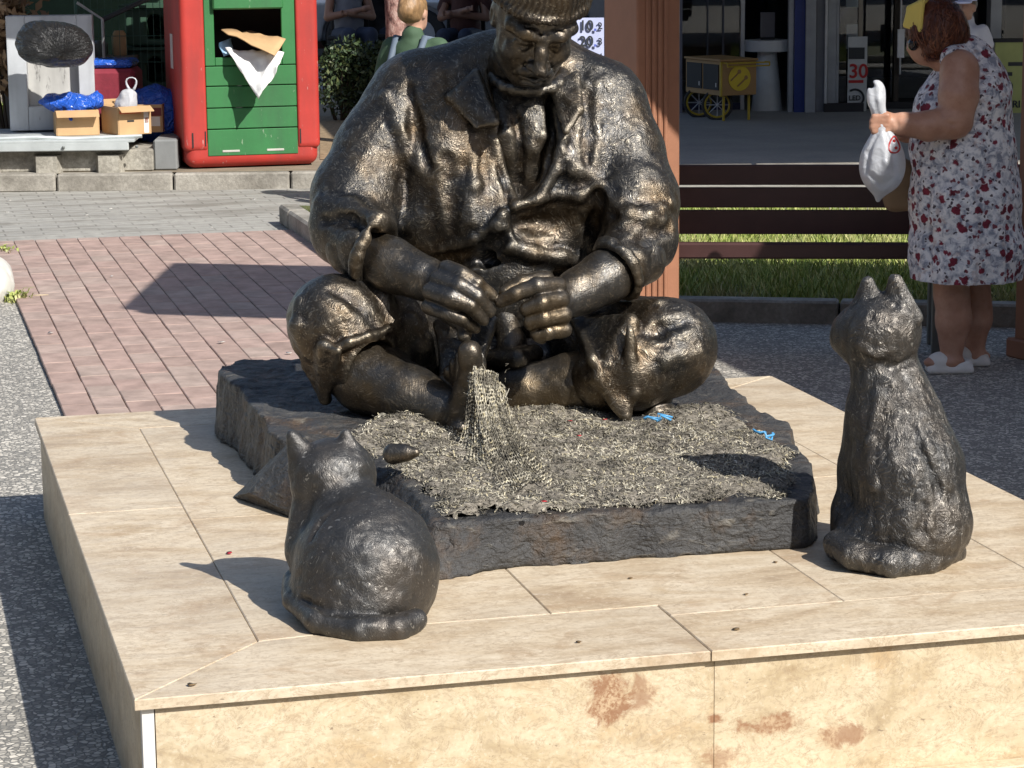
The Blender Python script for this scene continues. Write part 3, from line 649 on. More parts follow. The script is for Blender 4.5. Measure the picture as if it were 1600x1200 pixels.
# ---- jacket
jk = newsd((-.62, -.42, 0.02), (.60, .62, 1.12), 0.0062); J, ch, surf = mk(jk)
pp, rr = ch((800, 440, 7.12, 150), (792, 330, 7.12, 150), (800, 215, 7.12, 120)); jk.path(pp, rr, 0.03)
jk.ell(J(700, 270, 7.02), (.15, .16, .25), 0.05); jk.ell(J(905, 270, 7.02), (.13, .16, .24), 0.05)
pp, rr = ch((780, 112, 7.10, 66), (655, 152, 7.08, 68), (630, 185, 7.05, 62)); jk.path(pp, rr, 0.05)
pp, rr = ch((860, 108, 7.10, 56), (940, 155, 7.08, 57), (955, 190, 7.05, 56)); jk.path(pp, rr, 0.05)
pp, rr = ch((640, 165, 7.07, 66), (592, 235, 7.02, 66), (558, 308, 6.95, 70), (551, 352, 6.88, 67)); jk.path(pp, rr, 0.03)
pp, rr = ch((950, 170, 7.07, 58), (972, 240, 7.02, 64), (988, 312, 6.95, 70), (997, 366, 6.88, 62)); jk.path(pp, rr, 0.03)
# sleeves rolled up at the elbow
pp, rr = ch((551, 356, 6.88, 66), (575, 384, 6.76, 50)); jk.path(pp, rr, 0.02)
pp, rr = ch((997, 372, 6.88, 62), (975, 412, 6.76, 47)); jk.path(pp, rr, 0.02)
# cuffs: a ring round each forearm
def ring(sd, c, n, r, tube, k=0.006, sq=1.0):
    n = n / np.linalg.norm(n); a = np.cross(n, (0, 0, 1.0)); a /= np.linalg.norm(a); b = np.cross(n, a)
    P = [c + r * (math.cos(t) * a + sq * math.sin(t) * b) for t in np.linspace(0, 2 * math.pi, 19)]; sd.path(P, [tube] * 19, k)
cL = J(583, 392, 6.72); cR = J(966, 420, 6.72); wL = J(690, 446, 6.62); wR = J(892, 465, 6.62)
ring(jk, cL, wL - cL, 0.080, 0.019); ring(jk, cR, wR - cR, 0.074, 0.020)
jk.cone(J(600, 402, 6.72), J(690, 446, 6.6), .082, .085, 0.012, 'sub'); jk.cone(J(950, 432, 6.70), J(880, 470, 6.6), .075, .078, 0.012, 'sub')
# space under the arms
jk.cone(J(665, 300, 6.80), J(650, 365, 6.80), .028, .035, 0.05, 'sub'); jk.cone(J(925, 335, 6.84), J(930, 395, 6.80), .014, .030, 0.04, 'sub')
# open front: shirt hollow, lapels, hems
jk.path([surf(812, 120, -.02), surf(815, 190, -.015), surf(812, 265, -.01), surf(806, 305, 0.0)], [.085, .068, .055, .03], 0.02, 'sub')
jk.path([surf(770, 180, .0), surf(778, 240, .004), surf(790, 285, .01), surf(806, 322, .014)], [.016, .017, .017, .014], 0.012)
jk.path([surf(872, 165, .0), surf(880, 215, .006), surf(868, 265, .012), surf(842, 312, .014)], [.016, .02, .018, .014], 0.012)
# turned collar, left and right
a, b, c, d = surf(705, 152, .018), surf(743, 114, .030), surf(774, 192, .034), surf(716, 205, .012)
jk.tri(a, b, c, .010, 0.006); jk.tri(a, c, (d + c) / 2, .006, 0.02); jk.path([a, b, c], [.010, .012, .010], 0.004)
a, b, c = surf(868, 140, .05), surf(905, 172, .05), surf(885, 205, .05); jk.tri(a, b, c, .012, .01); jk.tri(a, b, surf(900, 118, .03), .012, .02); jk.path([a, c, b], [.011, .012, .012], .004)
jk.cone(surf(884, 158, .03), surf(905, 178, .03), .012, .010, .004, 'sub')
# rim where the jacket is fastened, and the swinging hem below
ridge(jk, surf, ((806, 322), (838, 314), (868, 303), (905, 306), (938, 288)), 7, .002, .018)
jk.ell(surf(852, 350, .022), (.095, .055, .036), 0.035, 'sub')
ridge(jk, surf, ((786, 332), (784, 360), (797, 384), (832, 396), (874, 402), (918, 408)), (6, 8, 9, 9, 9, 7), .012, .020)
# left panel: bulge that ends in a hem, hollow below it
jk.ell(surf(728, 330, -.05), (.085, .085, .10), .05); jk.ell(surf(660, 350, -.05), (.07, .08, .09), .05)
jk.path([surf(792, 368, .01), surf(752, 398, .01), surf(700, 412, .01), surf(640, 420, .01)], [.020, .030, .034, .034], .012, 'sub')
ridge(jk, surf, ((784, 336), (774, 350), (742, 372), (692, 387), (640, 394)), 6, .002, .014)
jk.cone(surf(760, 405, .0), surf(900, 430, .0), .028, .03, .02, 'sub')
# folds
for pts, r, off, mode in ((((602, 150), (625, 200), (640, 250)), 7, .004, 'add'), (((640, 140), (650, 200), (668, 260)), 6, .004, 'sub'), (((700, 250), (706, 310), (704, 365)), 9, .004, 'sub'),
                          (((738, 240), (742, 290), (738, 345)), 6, .008, 'add'), (((500, 315), (545, 325), (590, 345), (612, 365)), 9, .012, 'add'),
                          (((505, 345), (545, 345), (590, 365)), 6, .0, 'sub'), (((975, 350), (1010, 340), (1045, 318)), 8, .010, 'add'), (((968, 375), (1010, 370), (1050, 355)), 7, .002, 'sub'), (((945, 300), (985, 335), (1035, 345)), 7, .008, 'add'),
                          (((915, 150), (922, 210), (915, 275)), 6, .002, 'sub'), (((935, 310), (925, 350), (925, 395)), 9, .004, 'sub'),
                           (((880, 240), (900, 265), (930, 280)), 7, .01, 'add')):
    fold(jk, surf, pts, r, mode)
jk.rough([(0.0035, 9, 21), (0.0022, 26, 22), (0.0014, 60, 23)])
V, Q = jk.skin(); put('jacket', V, Q, bronze, statue, smooth=True)

# ---- shirt and vest under the jacket
sh = newsd((-.25, -.35, 0.25), (.30, .35, 1.12), 0.0062); J, ch, surf = mk(sh)
pp, rr = ch((815, 128, 7.08, 70), (815, 220, 7.03, 72), (812, 290, 7.04, 54)); sh.path(pp, rr, 0.03)
for pts, r, off, mode in ((((765, 150), (790, 210), (800, 290)), 6, .006, 'add'), (((795, 150), (818, 230), (815, 300)), 6, .0, 'sub'), (((850, 130), (846, 210), (830, 290)), 7, .008, 'add'), (((832, 160), (832, 230), (824, 300)), 6, .006, 'add'), (((860, 160), (858, 240), (845, 300)), 6, .0, 'sub')):
    fold(sh, surf, pts, r, mode)
ring(sh, J(825, 118, 6.98), np.array([0.05, -0.4, 1.0]), .098, .016, .01)
sh.rough([(0.005, 14, 31), (0.003, 30, 32), (0.002, 62, 33)])
V, Q = sh.skin(); put('shirt', V, Q, bronze, statue, smooth=True)

# ---- trousers, rolled up at the knee
tr = newsd((-.64, -.45, -.01), (.66, .62, .52), 0.0062); J, ch, surf = mk(tr)
tr.ell(J(785, 540, 7.12), (.34, .25, .20), 0.02)
pp, rr = ch((715, 545, 7.08, 92), (610, 520, 6.86, 86), (522, 502, 6.70, 76)); tr.path(pp, rr, 0.03)
pp, rr = ch((855, 545, 7.08, 88), (950, 535, 6.90, 80), (1042, 541, 6.74, 77)); tr.path(pp, rr, 0.03)
pp, rr = ch((524, 508, 6.68, 72), (556, 552, 6.66, 62)); tr.path(pp, rr, 0.02)
pp, rr = ch((1042, 545, 6.74, 74), (985, 580, 6.68, 62), (945, 590, 6.68, 54)); tr.path(pp, rr, 0.03)
tr.ell(J(770, 560, 6.95), (.20, .14, .08), 0.03)
# hem of the near trouser leg over the shin
tr.cone(J(592, 585, 6.60), J(680, 640, 6.52), .093, .08, .006, 'sub')
P = [surf(x, y, .010) for x, y in ((520, 548), (545, 535), (575, 525), (606, 515))]; tr.path(P, [.013] * 4, .01)
a, b, c = surf(506, 540, .02), surf(528, 548, .03), J(508, 622, 6.66); tr.tri(a, b, c, .010, .015); tr.tri(a, c, J(480, 572, 6.69), .013, .03)
# hanging hem of the far leg
a, b, c, d = surf(908, 508, .03), surf(985, 503, .035), J(976, 648, 6.58), J(936, 592, 6.60)
tr.tri(a, b, d, .022, .015); tr.tri(b, c, d, .022, .012); tr.path([surf(985, 503, .045), J(985, 560, 6.58), J(992, 610, 6.58), J(976, 646, 6.60)], [.013, .015, .015, .012], .008)
tr.path([a, J(925, 560, 6.60), J(950, 610, 6.60), J(974, 646, 6.60)], [.013, .014, .014, .012], .008)
for pts, r, off, mode in ((((985, 500), (1030, 515), (1075, 500)), 8, .0, 'sub'), (((900, 500), (960, 482), (1030, 475)), 8, .006, 'add'), (((560, 440), (600, 465), (612, 500)), 9, .01, 'add'), (((520, 450), (560, 470), (590, 505)), 7, .0, 'sub'), (((995, 540), (1040, 560), (1090, 550)), 8, .004, 'add'), (((470, 470), (465, 510), (480, 550)), 8, .004, 'add'), (((640, 500), (660, 540), (650, 580)), 9, .008, 'add')):
    fold(tr, surf, pts, r, mode, 6.7)
# cloth in the lap
for pts, r in ((((700, 520), (720, 550), (705, 585)), 14), (((745, 515), (750, 545), (740, 575)), 12), (((790, 500), (800, 535), (795, 560)), 20), (((770, 560), (810, 563), (835, 552)), 14)):
    ridge(tr, surf, pts, r, .035, .015, 'add', 6.8)
for a_, b_, c_ in ((J(688, 508, 6.70), J(772, 500, 6.64), J(748, 572, 6.57)), (J(688, 508, 6.70), J(748, 572, 6.57), J(696, 592, 6.60))): tr.tri(a_, b_, c_, .012, .02)
tr.rough([(0.0040, 9, 41), (0.0022, 27, 42), (0.0014, 60, 43)])
V, Q = tr.skin(); put('trousers', V, Q, bronze, statue, smooth=True)

# ---- body: head and neck, forearms and hands, shins and feet
parts = []
bd = newsd((-.50, -.42, -.02), (.55, .30, .50), 0.0052); J, ch, surf = mk(bd)
pp, rr = ch((530, 555, 6.72, 54), (575, 590, 6.66, 57), (640, 618, 6.58, 50), (700, 642, 6.52, 38), (722, 652, 6.50, 31)); bd.path(pp, rr, 0.012)
bd.ell(J(590, 590, 6.70), (.10, .09, .10), 0.04)
pp, rr = ch((724, 660, 6.49, 25), (727, 640, 6.47, 26), (733, 610, 6.45, 24), (737, 580, 6.44, 22)); bd.path(pp, rr, 0.012)
bd.path([J(738, 585, 6.43), J(735, 562, 6.415), J(734, 551, 6.41)], [.036, .030, .030], .010); bd.ell(J(742, 590, 6.42), (.032, .03, .04), .012); bd.ell(J(722, 668, 6.47), (.042, .05, .040), .014)
for i, (x, y) in enumerate(((722, 560), (712, 570), (703, 580), (696, 592))): bd.path([J(725 - i * 4, 598, 6.50 + .02 * i), J(x, y, 6.50 + .02 * i)], [.026, .019], .006)
pp, rr = ch((1010, 590, 6.74, 54), (900, 600, 6.74, 50), (820, 610, 6.74, 42), (770, 620, 6.74, 34)); bd.path(pp, rr, 0.02)
bd.ell(J(1025, 640, 6.72), (.055, .06, .028), .01)
bd.rough([(0.003, 13, 51), (0.0016, 40, 52)]); parts.append(bd.skin())
hd = newsd((-.50, -.46, .20), (.46, .06, .52), 0.0036); J, ch, surf = mk(hd)
k = 0.004
pp, rr = ch((552, 388, 6.80, 44), (610, 414, 6.71, 43), (660, 434, 6.65, 36), (692, 447, 6.62, 32)); hd.path(pp, rr, 0.012)
pp, rr = ch((690, 447, 6.61, 33), (712, 458, 6.57, 33)); hd.path(pp, rr, 0.014); hd.ell(J(706, 462, 6.55), (.058, .04, .058), .02)
for f in (((698, 420, 6.53, 14), (722, 430, 6.495, 14.5), (745, 443, 6.485, 12.5), (768, 462, 6.50, 10)),
          ((684, 436, 6.515, 14), (718, 447, 6.475, 15), (745, 463, 6.465, 13.5), (766, 487, 6.485, 10.5)),
          ((672, 455, 6.505, 14), (705, 466, 6.465, 14.5), (735, 478, 6.46, 13), (755, 500, 6.48, 10)),
          ((670, 479, 6.51, 13), (700, 489, 6.48, 13), (722, 498, 6.475, 11.5), (742, 512, 6.50, 9.5))):
    pp, rr = ch(*f); hd.path(pp, rr, 0.009, kj=k)
pp, rr = ch((704, 488, 6.56, 18), (728, 508, 6.53, 14), (726, 524, 6.51, 11)); hd.path(pp, rr, 0.008)
pp, rr = ch((1000, 405, 6.80, 42), (945, 434, 6.70, 42), (905, 455, 6.64, 37), (885, 467, 6.61, 34)); hd.path(pp, rr, 0.012)
hd.ell(J(862, 476, 6.56), (.052, .055, .066), .02); hd.ell(J(868, 500, 6.56), (.035, .05, .05), .015)
for f in (((872, 447, 6.53, 15), (838, 447, 6.485, 14.5), (808, 458, 6.48, 13), (782, 472, 6.50, 10.5)),
          ((877, 468, 6.51, 14.5), (846, 475, 6.465, 14), (824, 482, 6.475, 12), (828, 492, 6.52, 11)),
          ((881, 492, 6.505, 14), (850, 498, 6.465, 13.5), (830, 503, 6.475, 12), (836, 512, 6.52, 11)),
          ((881, 515, 6.51, 13), (856, 520, 6.48, 12.5), (840, 523, 6.485, 11), (846, 528, 6.52, 10))):
    pp, rr = ch(*f); hd.path(pp, rr, 0.009, kj=k)
pp, rr = ch((850, 440, 6.58, 18), (815, 444, 6.55, 15), (790, 458, 6.53, 12)); hd.path(pp, rr, 0.008)
hd.rough([(0.0022, 16, 61), (0.0014, 45, 62)]); parts.append(hd.skin())
# head
HC = S(836, 30, 6.80); yaw, pit = math.radians(9), math.radians(32)
Rz = np.array([[math.cos(yaw), -math.sin(yaw), 0], [math.sin(yaw), math.cos(yaw), 0], [0, 0, 1]])
hf = np.array([math.sin(yaw) * math.cos(pit), -math.cos(yaw) * math.cos(pit), -math.sin(pit)]); hr = np.array([math.cos(yaw), math.sin(yaw), 0]); hv = np.cross(hr, -hf); hv = hv if hv[2] > 0 else -hv
# slight tilt of the head to its left
tl = math.radians(-5); hr, hv = hr * math.cos(tl) + hv * math.sin(tl), hv * math.cos(tl) - hr * math.sin(tl)
HAX = np.array([hr, hf, hv]) @ CAX            # rows: right in the picture, out of the face, up the head
he = SD((-.17, -.19, -.30), (.17, .21, .20), 0.0034, HC, HAX)
he.ell((0, -.02, .045), (.116, .138, .135)); he.ell((0, .035, -.055), (.098, .090, .105), .03)
he.ell((0, .062, -.128), (.046, .045, .036), .03); he.cone((-.066, .0, -.10), (-.03, .06, -.14), .032, .028, .03); he.cone((.066, .0, -.10), (.03, .06, -.14), .032, .028, .03)
he.cone((0, -.05, -.10), (0, -.12, -.27), .075, .085, .03)                             # neck
he.path([(-.085, .082, .030), (-.045, .116, .028), (-.008, .118, .020)], [.016, .020, .014], .018); he.path([(.085, .082, .030), (.045, .116, .028), (.008, .118, .020)], [.016, .020, .014], .018)
for sx in (-1, 1):
    he.ell((sx * .044, .122, -.004), (.030, .022, .018), .016, 'sub')                  # sockets
    he.ell((sx * .044, .094, -.006), (.022, .022, .019), .004)                         # eyes
    he.path([(sx * .066, .098, -.006), (sx * .044, .117, .004), (sx * .022, .110, -.004)], [.006, .0075, .006], .004)
    he.path([(sx * .066, .094, -.014), (sx * .044, .112, -.019), (sx * .024, .108, -.012)], [.006, .007, .005], .005)
    he.ell((sx * .060, .082, -.046), (.030, .028, .026), .022)                         # cheek bones
    he.ell((sx * .108, -.02, -.005), (.012, .028, .038), .012)                          # ears
    he.ell((sx * .118, -.010, -.004), (.006, .012, .020), .006, 'sub')
    he.path([(sx * .026, .122, -.060), (sx * .046, .098, -.100)], [.006, .007], .010, 'sub')   # line from nose to mouth
    he.path([(sx * .004, .128, -.082), (sx * .032, .112, -.094), (sx * .050, .092, -.112)], [.015, .013, .006], .008)  # moustache
he.path([(0, .112, .014), (0, .138, -.022), (0, .160, -.056)], [.013, .016, .021], .012); he.ell((-.019, .136, -.060), (.014, .018, .013), .010); he.ell((.019, .136, -.060), (.014, .018, .013), .010)
he.path([(-.034, .098, -.108), (0, .116, -.110), (.034, .098, -.108)], [.005, .006, .005], .006, 'sub'); he.path([(-.024, .104, -.118), (0, .116, -.120), (.024, .104, -.118)], [.008, .010, .008], .008)
he.path([(-.022, .103, -.133), (0, .108, -.135), (.022, .103, -.133)], [.006] * 3, .010, 'sub')
he.path([(-.05, .118, .052), (0, .128, .054), (.05, .118, .052)], [.004] * 3, .006, 'sub'); he.path([(-.008, .124, .034), (-.009, .122, .016)], [.004, .004], .005, 'sub'); he.path([(.008, .124, .034), (.009, .122, .016)], [.004, .004], .005, 'sub')
he.rough([(0.0028, 24, 71), (0.0018, 55, 72)]); parts.append(he.skin())
V, Q = join(parts); put('body', V, Q, bronze_skin, statue, smooth=True)
# cap, ribbed knit
cp = SD((-.20, -.30, -.02), (.20, .20, .34), 0.0040, HC, HAX)
cp.ell((0, -.02, .085), (.131, .152, .125)); cp.ell((0, -.055, .155), (.150, .165, .130), .05)
cp.op(tuple(slice(None) for _ in range(3)), (0.072 + 0.0 * cp.F - (cp.lo[2] + cp.h * np.arange(cp.n[2]))[None, None, :] + 0.035 * (cp.lo[1] + cp.h * np.arange(cp.n[1]))[None, :, None]).astype(np.float32), 0.006, 'and')
P = [(.129 * math.cos(t), -.02 + .150 * math.sin(t), .086 - .035 * (-.02 + .150 * math.sin(t))) for t in np.linspace(0, 2 * math.pi, 33)]; cp.path(P, [.009] * 33, .016)
gx, gy, gz = np.meshgrid(*[cp.lo[i] + cp.h * np.arange(cp.n[i]) for i in range(3)], indexing='ij')
cp.F += (0.0011 * np.sin(np.arctan2(gy + .02, gx) * 58 + 2.2 * np.sin(gz * 60)) * np.clip(np.hypot(gx, gy + .02) / .09, 0, 1)).astype(np.float32)
cp.rough([(0.004, 16, 81), (0.0030, 50, 82, (1, 1, .25))])
V, Q = cp.skin(); put('cap', V, Q, bronze, statue, smooth=True)
# ================================================================== CATS
def cat_base(x, y): return G(x, y, ZP)
# taller cat on the right, seen from behind, looking away to the left
CB = cat_base(1405, 878); dC = fdist(CB)
ct = SD((-.25, -.24, -.01), (.25, .30, .82), 0.0055, CB, CAX); J, ch, surf = mk(ct)
def C2(*a): return ch(*[(x, y, dC + dd, r) for x, y, dd, r in a])
pp, rr = C2((1425, 800, .02, 88), (1418, 730, .04, 86), (1402, 660, .07, 70), (1388, 600, .09, 55), (1380, 560, .10, 50)); ct.path(pp, rr, .03)
ct.ell(J(1440, 820, dC), (.112, .13, .10), .04); ct.ell(J(1378, 835, dC + .04), (.11, .12, .075), .04)
pp, rr = C2((1350, 640, .10, 32), (1345, 730, .12, 32), (1338, 800, .12, 36), (1325, 860, .12, 30)); ct.path(pp, rr, .03)           # chest and forelegs
ct.ell(J(1320, 862, dC + .06), (.045, .07, .035), .02)
ct.ell(J(1377, 520, dC + .10), (.093, .10, .092), .02); ct.ell(J(1338, 522, dC + .14), (.06, .07, .06), .03); ct.ell(J(1318, 530, dC + .17), (.032, .04, .028), .015)
for (x, y, bx0, bx1, yb, dd) in ((1354, 442, 1338, 1384, 496, .10), (1399, 439, 1386, 1426, 492, .07)):
    a = J(x, y, dC + dd); ct.tri(a, J(bx0 - 8, yb + 6, dC + dd + .02), J(bx1 + 8, yb + 6, dC + dd - .02), .014, .014); ct.cone(a, J((bx0 + bx1) / 2, yb, dC + dd), .006, .042, .014)
    ct.ell(J((bx0 + bx1) / 2 - 4, yb - 18, dC + dd + .03), (.012, .02, .026), .008, 'sub')
ct.ell(J(1437, 790, dC - .04), (.075, .06, .11), .035)                                                                      # haunch
ct.ell(J(1462, 868, dC - .06), (.05, .05, .028), .012); ct.ell(J(1345, 872, dC + .02), (.040, .05, .026), .012)
pp, rr = C2((1488, 862, .03, 24), (1450, 876, -.09, 23), (1390, 880, -.12, 23), (1335, 868, -.08, 23), (1308, 850, .0, 22)); ct.path(pp, rr, .010)
for pts, r, m in ((((1362, 560), (1395, 575), (1430, 560)), 6, 'sub'), (((1375, 620), (1360, 690), (1368, 760)), 6, 'add'), (((1440, 700), (1465, 760), (1470, 830)), 6, 'sub'), (((1425, 640), (1450, 700), (1480, 760)), 6, 'add'), (((1445, 790), (1440, 830), (1455, 850)), 5, 'sub'), (((1345, 540), (1370, 552), (1392, 546)), 6, 'add')):
    P = [surf(x, y, .003 if m == 'sub' else -.003, dC - .5, dC + .5) for x, y in pts]; ct.path(P, [r * .55 * dC / FPX] * 3, .020, m)
ct.rough([(0.0035, 8, 91), (0.0016, 36, 92, (1, 1, .32)), (0.0022, 85, 93, (1, 1, .28))])
ct.box((0, 0, -.1), (.6, .6, .0985), None, .001, 0, 'sub')
V, Q = ct.skin(); o = put('cat_statue', V, Q, bronze_cat, smooth=True); tag(o, 'tall shaggy bronze cat sitting upright at the right of the plinth', 'cat statue', 'bronze cats on the plinth')
# low cat on the left, hunched, seen from behind
CB = cat_base(566, 965); dC = fdist(CB)
ct = SD((-.24, -.22, -.01), (.22, .34, .52), 0.0055, CB, CAX); J, ch, surf = mk(ct)
pp, rr = C2((578, 892, .03, 104), (572, 855, .07, 90), (540, 800, .12, 54), (526, 770, .15, 48)); ct.path(pp, rr, .03)
ct.ell(J(573, 888, dC + .05), (.157, .165, .156), .022); ct.ell(J(560, 930, dC + .03), (.145, .155, .075), .04)
ct.ell(J(520, 738, dC + .17), (.090, .09, .078), .02); ct.ell(J(548, 742, dC + .20), (.052, .07, .050), .03); ct.cone(J(488, 770, dC + .15), J(480, 860, dC + .12), .045, .05, .03)
for (x, y, bx0, bx1, yb, dd) in ((457, 681, 462, 502, 730, .15), (540, 677, 518, 558, 714, .16)):
    a = J(x, y, dC + dd); ct.tri(a, J(bx0 - 3, yb + 4, dC + dd), J(bx1 + 5, yb - 2, dC + dd), .012, .014); ct.cone(a, J((bx0 + bx1) / 2, yb, dC + dd), .007, .034, .014)
    ct.ell(J((bx0 + bx1) / 2, yb - 16, dC + dd + .035), (.014, .02, .026), .008, 'sub')
pp, rr = C2((455, 905, .10, 14), (462, 940, .0, 19), (500, 972, -.11, 23), (560, 985, -.155, 24), (620, 983, -.15, 23), (650, 968, -.11, 20)); ct.path(pp, rr, .006)
P = [surf(x, y, .0, dC - .5, dC + .5) for x, y in ((470, 935), (510, 957), (570, 962), (630, 958))]; ct.path(P, [.006] * 4, .008, 'sub')
P = [surf(x, y, .004, dC - .5, dC + .5) for x, y in ((486, 842), (500, 815), (524, 796))]; ct.path(P, [.004, .006, .003], .012, 'sub')
ct.rough([(0.0035, 12, 95), (0.0022, 36, 96), (0.0013, 80, 97)])
ct.box((0, 0, -.1), (.6, .6, .0985), None, .001, 0, 'sub')
V, Q = ct.skin(); o = put('cat_statue', V, Q, bronze_catsm, smooth=True); tag(o, 'low smooth bronze cat crouching at the front left of the plinth', 'cat statue', 'bronze cats on the plinth')
# ================================================================== FISHING NET ON THE SLAB
NETPX = [(742, 690), (700, 668), (640, 672), (585, 668), (548, 690), (545, 735), (575, 775), (640, 806), (720, 806), (800, 800), (905, 790), (1010, 780), (1120, 780), (1205, 762), (1245, 738), (1225, 690), (1175, 662), (1105, 640), (1045, 636), (1000, 655), (930, 645), (880, 612), (820, 606), (770, 640)]
NP_ = [tuple(G(x, y, 0.455)[:2]) for x, y in NETPX]; npa = np.array(NP_)
net = thing('fishing_net', 'frayed pale fishing net heaped on the slab and over the foot', 'fishing net', (*npa.mean(0), 0.45))
gx = np.arange(npa[:, 0].min() - .03, npa[:, 0].max() + .03, .011); gy = np.arange(npa[:, 1].min() - .03, npa[:, 1].max() + .03, .011)
XX, YY = np.meshgrid(gx, gy, indexing='ij'); pq = np.stack([XX.ravel(), YY.ravel(), np.zeros(XX.size)], 1)
inside = np.minimum(-poly_sd(NP_, XX, YY), -poly_sd(TOPP, XX, YY) - .035) + (0.03 * vnoise(pq, 14, 1) + .015 * vnoise(pq, 40, 2)).reshape(XX.shape)
def net_h(P):
    return 0.012 + 0.010 * vnoise(P, 9, 3) + 0.007 * vnoise(P, 24, 4) + 0.005 * vnoise(P, 60, 5)
hh = net_h(pq).reshape(XX.shape); mound = 0.05 * np.exp(-(((XX - G(850, 635, .45)[0]) / .12) ** 2 + ((YY - G(850, 635, .45)[1]) / .14) ** 2)) + 0.035 * np.exp(-(((XX - G(620, 675, .45)[0]) / .10) ** 2 + ((YY - G(620, 675, .45)[1]) / .10) ** 2)) + .03 * np.exp(-(((XX - G(1100, 655, .45)[0]) / .10) ** 2 + ((YY - G(1100, 655, .45)[1]) / .08) ** 2))
ZZ = slab_top(XX, YY) + np.where(inside > 0, np.minimum(1, inside / .03) * (hh + mound) + .002, -.03)
V = np.stack([XX.ravel(), YY.ravel(), ZZ.ravel()], 1); ny = len(gy); ok = (inside > -.002)
F_ = [(i * ny + j, (i + 1) * ny + j, (i + 1) * ny + j + 1, i * ny + j + 1) for i in range(len(gx) - 1) for j in range(ny - 1) if ok[i, j] and ok[i + 1, j] and ok[i, j + 1] and ok[i + 1, j + 1]]
t = NT('matted_twine'); v = t.obj(); n = t.noise(v, 60, 4, 0.7); c = t.ramp(n, [(0.3, (0.055, 0.048, 0.038)), (0.5, (0.17, 0.15, 0.12)), (0.7, (0.32, 0.285, 0.23))]); t.set('Base Color', c).set('Roughness', 0.9); t.bump(n, 0.8, 0.01)
matted = t.m
put('net_mat', V, F_, matted, net, smooth=True)
def twine_mat(name, dark=0.30):
    t = NT(name); r = t.rand_isl(); n = t.noise(t.obj(), 9, 4, .65)
    c = t.ramp(r, [(0.0, (0.04, 0.036, 0.030)), (dark, (0.13, 0.115, 0.088)), (dark + .13, (0.38, 0.345, 0.265)), (0.75, (0.54, 0.50, 0.39)), (0.9, (0.48, 0.41, 0.24)), (1.0, (0.66, 0.62, 0.52))])
    c = t.mix(t.ramp(n, [(0.40, 0.9), (0.55, 0.0)]), c, (0.075, 0.066, 0.050)); t.set('Base Color', c).set('Roughness', 0.85); return t.m
twine = twine_mat('frayed_twine')
# frayed ends of twine, tens of thousands, one mesh
n = 26000; cx = RNG.uniform(npa[:, 0].min(), npa[:, 0].max(), n * 3); cy = RNG.uniform(npa[:, 1].min(), npa[:, 1].max(), n * 3)
P0 = np.stack([cx, cy, np.zeros(n * 3)], 1); ins = np.minimum(-poly_sd(NP_, cx, cy), -poly_sd(TOPP, cx, cy) - .035) + .03 * vnoise(P0, 14, 1) + .015 * vnoise(P0, 40, 2); dens = vnoise(P0, 16, 9)
keep = (ins > -.004) & (dens + RNG.uniform(-.9, .9, n * 3) > -.45); P0 = P0[keep][:n]; ins = ins[keep][:n]; n = len(P0)
md = 0.05 * np.exp(-(((P0[:, 0] - G(850, 635, .45)[0]) / .12) ** 2 + ((P0[:, 1] - G(850, 635, .45)[1]) / .14) ** 2)) + .035 * np.exp(-(((P0[:, 0] - G(620, 675, .45)[0]) / .10) ** 2 + ((P0[:, 1] - G(620, 675, .45)[1]) / .10) ** 2)) + .03 * np.exp(-(((P0[:, 0] - G(1100, 655, .45)[0]) / .10) ** 2 + ((P0[:, 1] - G(1100, 655, .45)[1]) / .08) ** 2))
patch = vnoise(P0, 11, 12)
P0[:, 2] = slab_top(P0[:, 0], P0[:, 1]) + np.clip(ins / .03, 0, 1) * (net_h(P0 * [1, 1, 0]) + md) + RNG.uniform(-.004, .004, n)
a = RNG.uniform(0, 2 * np.pi, n); bend = RNG.uniform(-2.8, 2.8, n); L = RNG.uniform(.008, .026, n); wd = RNG.uniform(.0006, .0014, n); rise = RNG.uniform(.0, .008, n)
Vs = []
cur = P0.copy()
for k in range(4):
    aa = a + bend * k / 3; d = np.stack([np.cos(aa), np.sin(aa), np.zeros(n)], 1); side = np.stack([-np.sin(aa), np.cos(aa), RNG.uniform(-.8, .8, n)], 1)
    z = np.zeros((n, 3)); z[:, 2] = rise * math.sin(math.pi * (k + .4) / 3.6)
    Vs.append(cur + z - side * wd[:, None]); Vs.append(cur + z + side * wd[:, None]); cur = cur + d * (L / 3)[:, None]
V = np.stack(Vs, 1).reshape(-1, 3); b = np.arange(n)[:, None] * 8
Q = np.concatenate([b + np.array([[2 * k, 2 * k + 1, 2 * k + 3, 2 * k + 2]]) for k in range(3)])
tag(put('twine_end', V, Q, twine, net), kind='stuff')
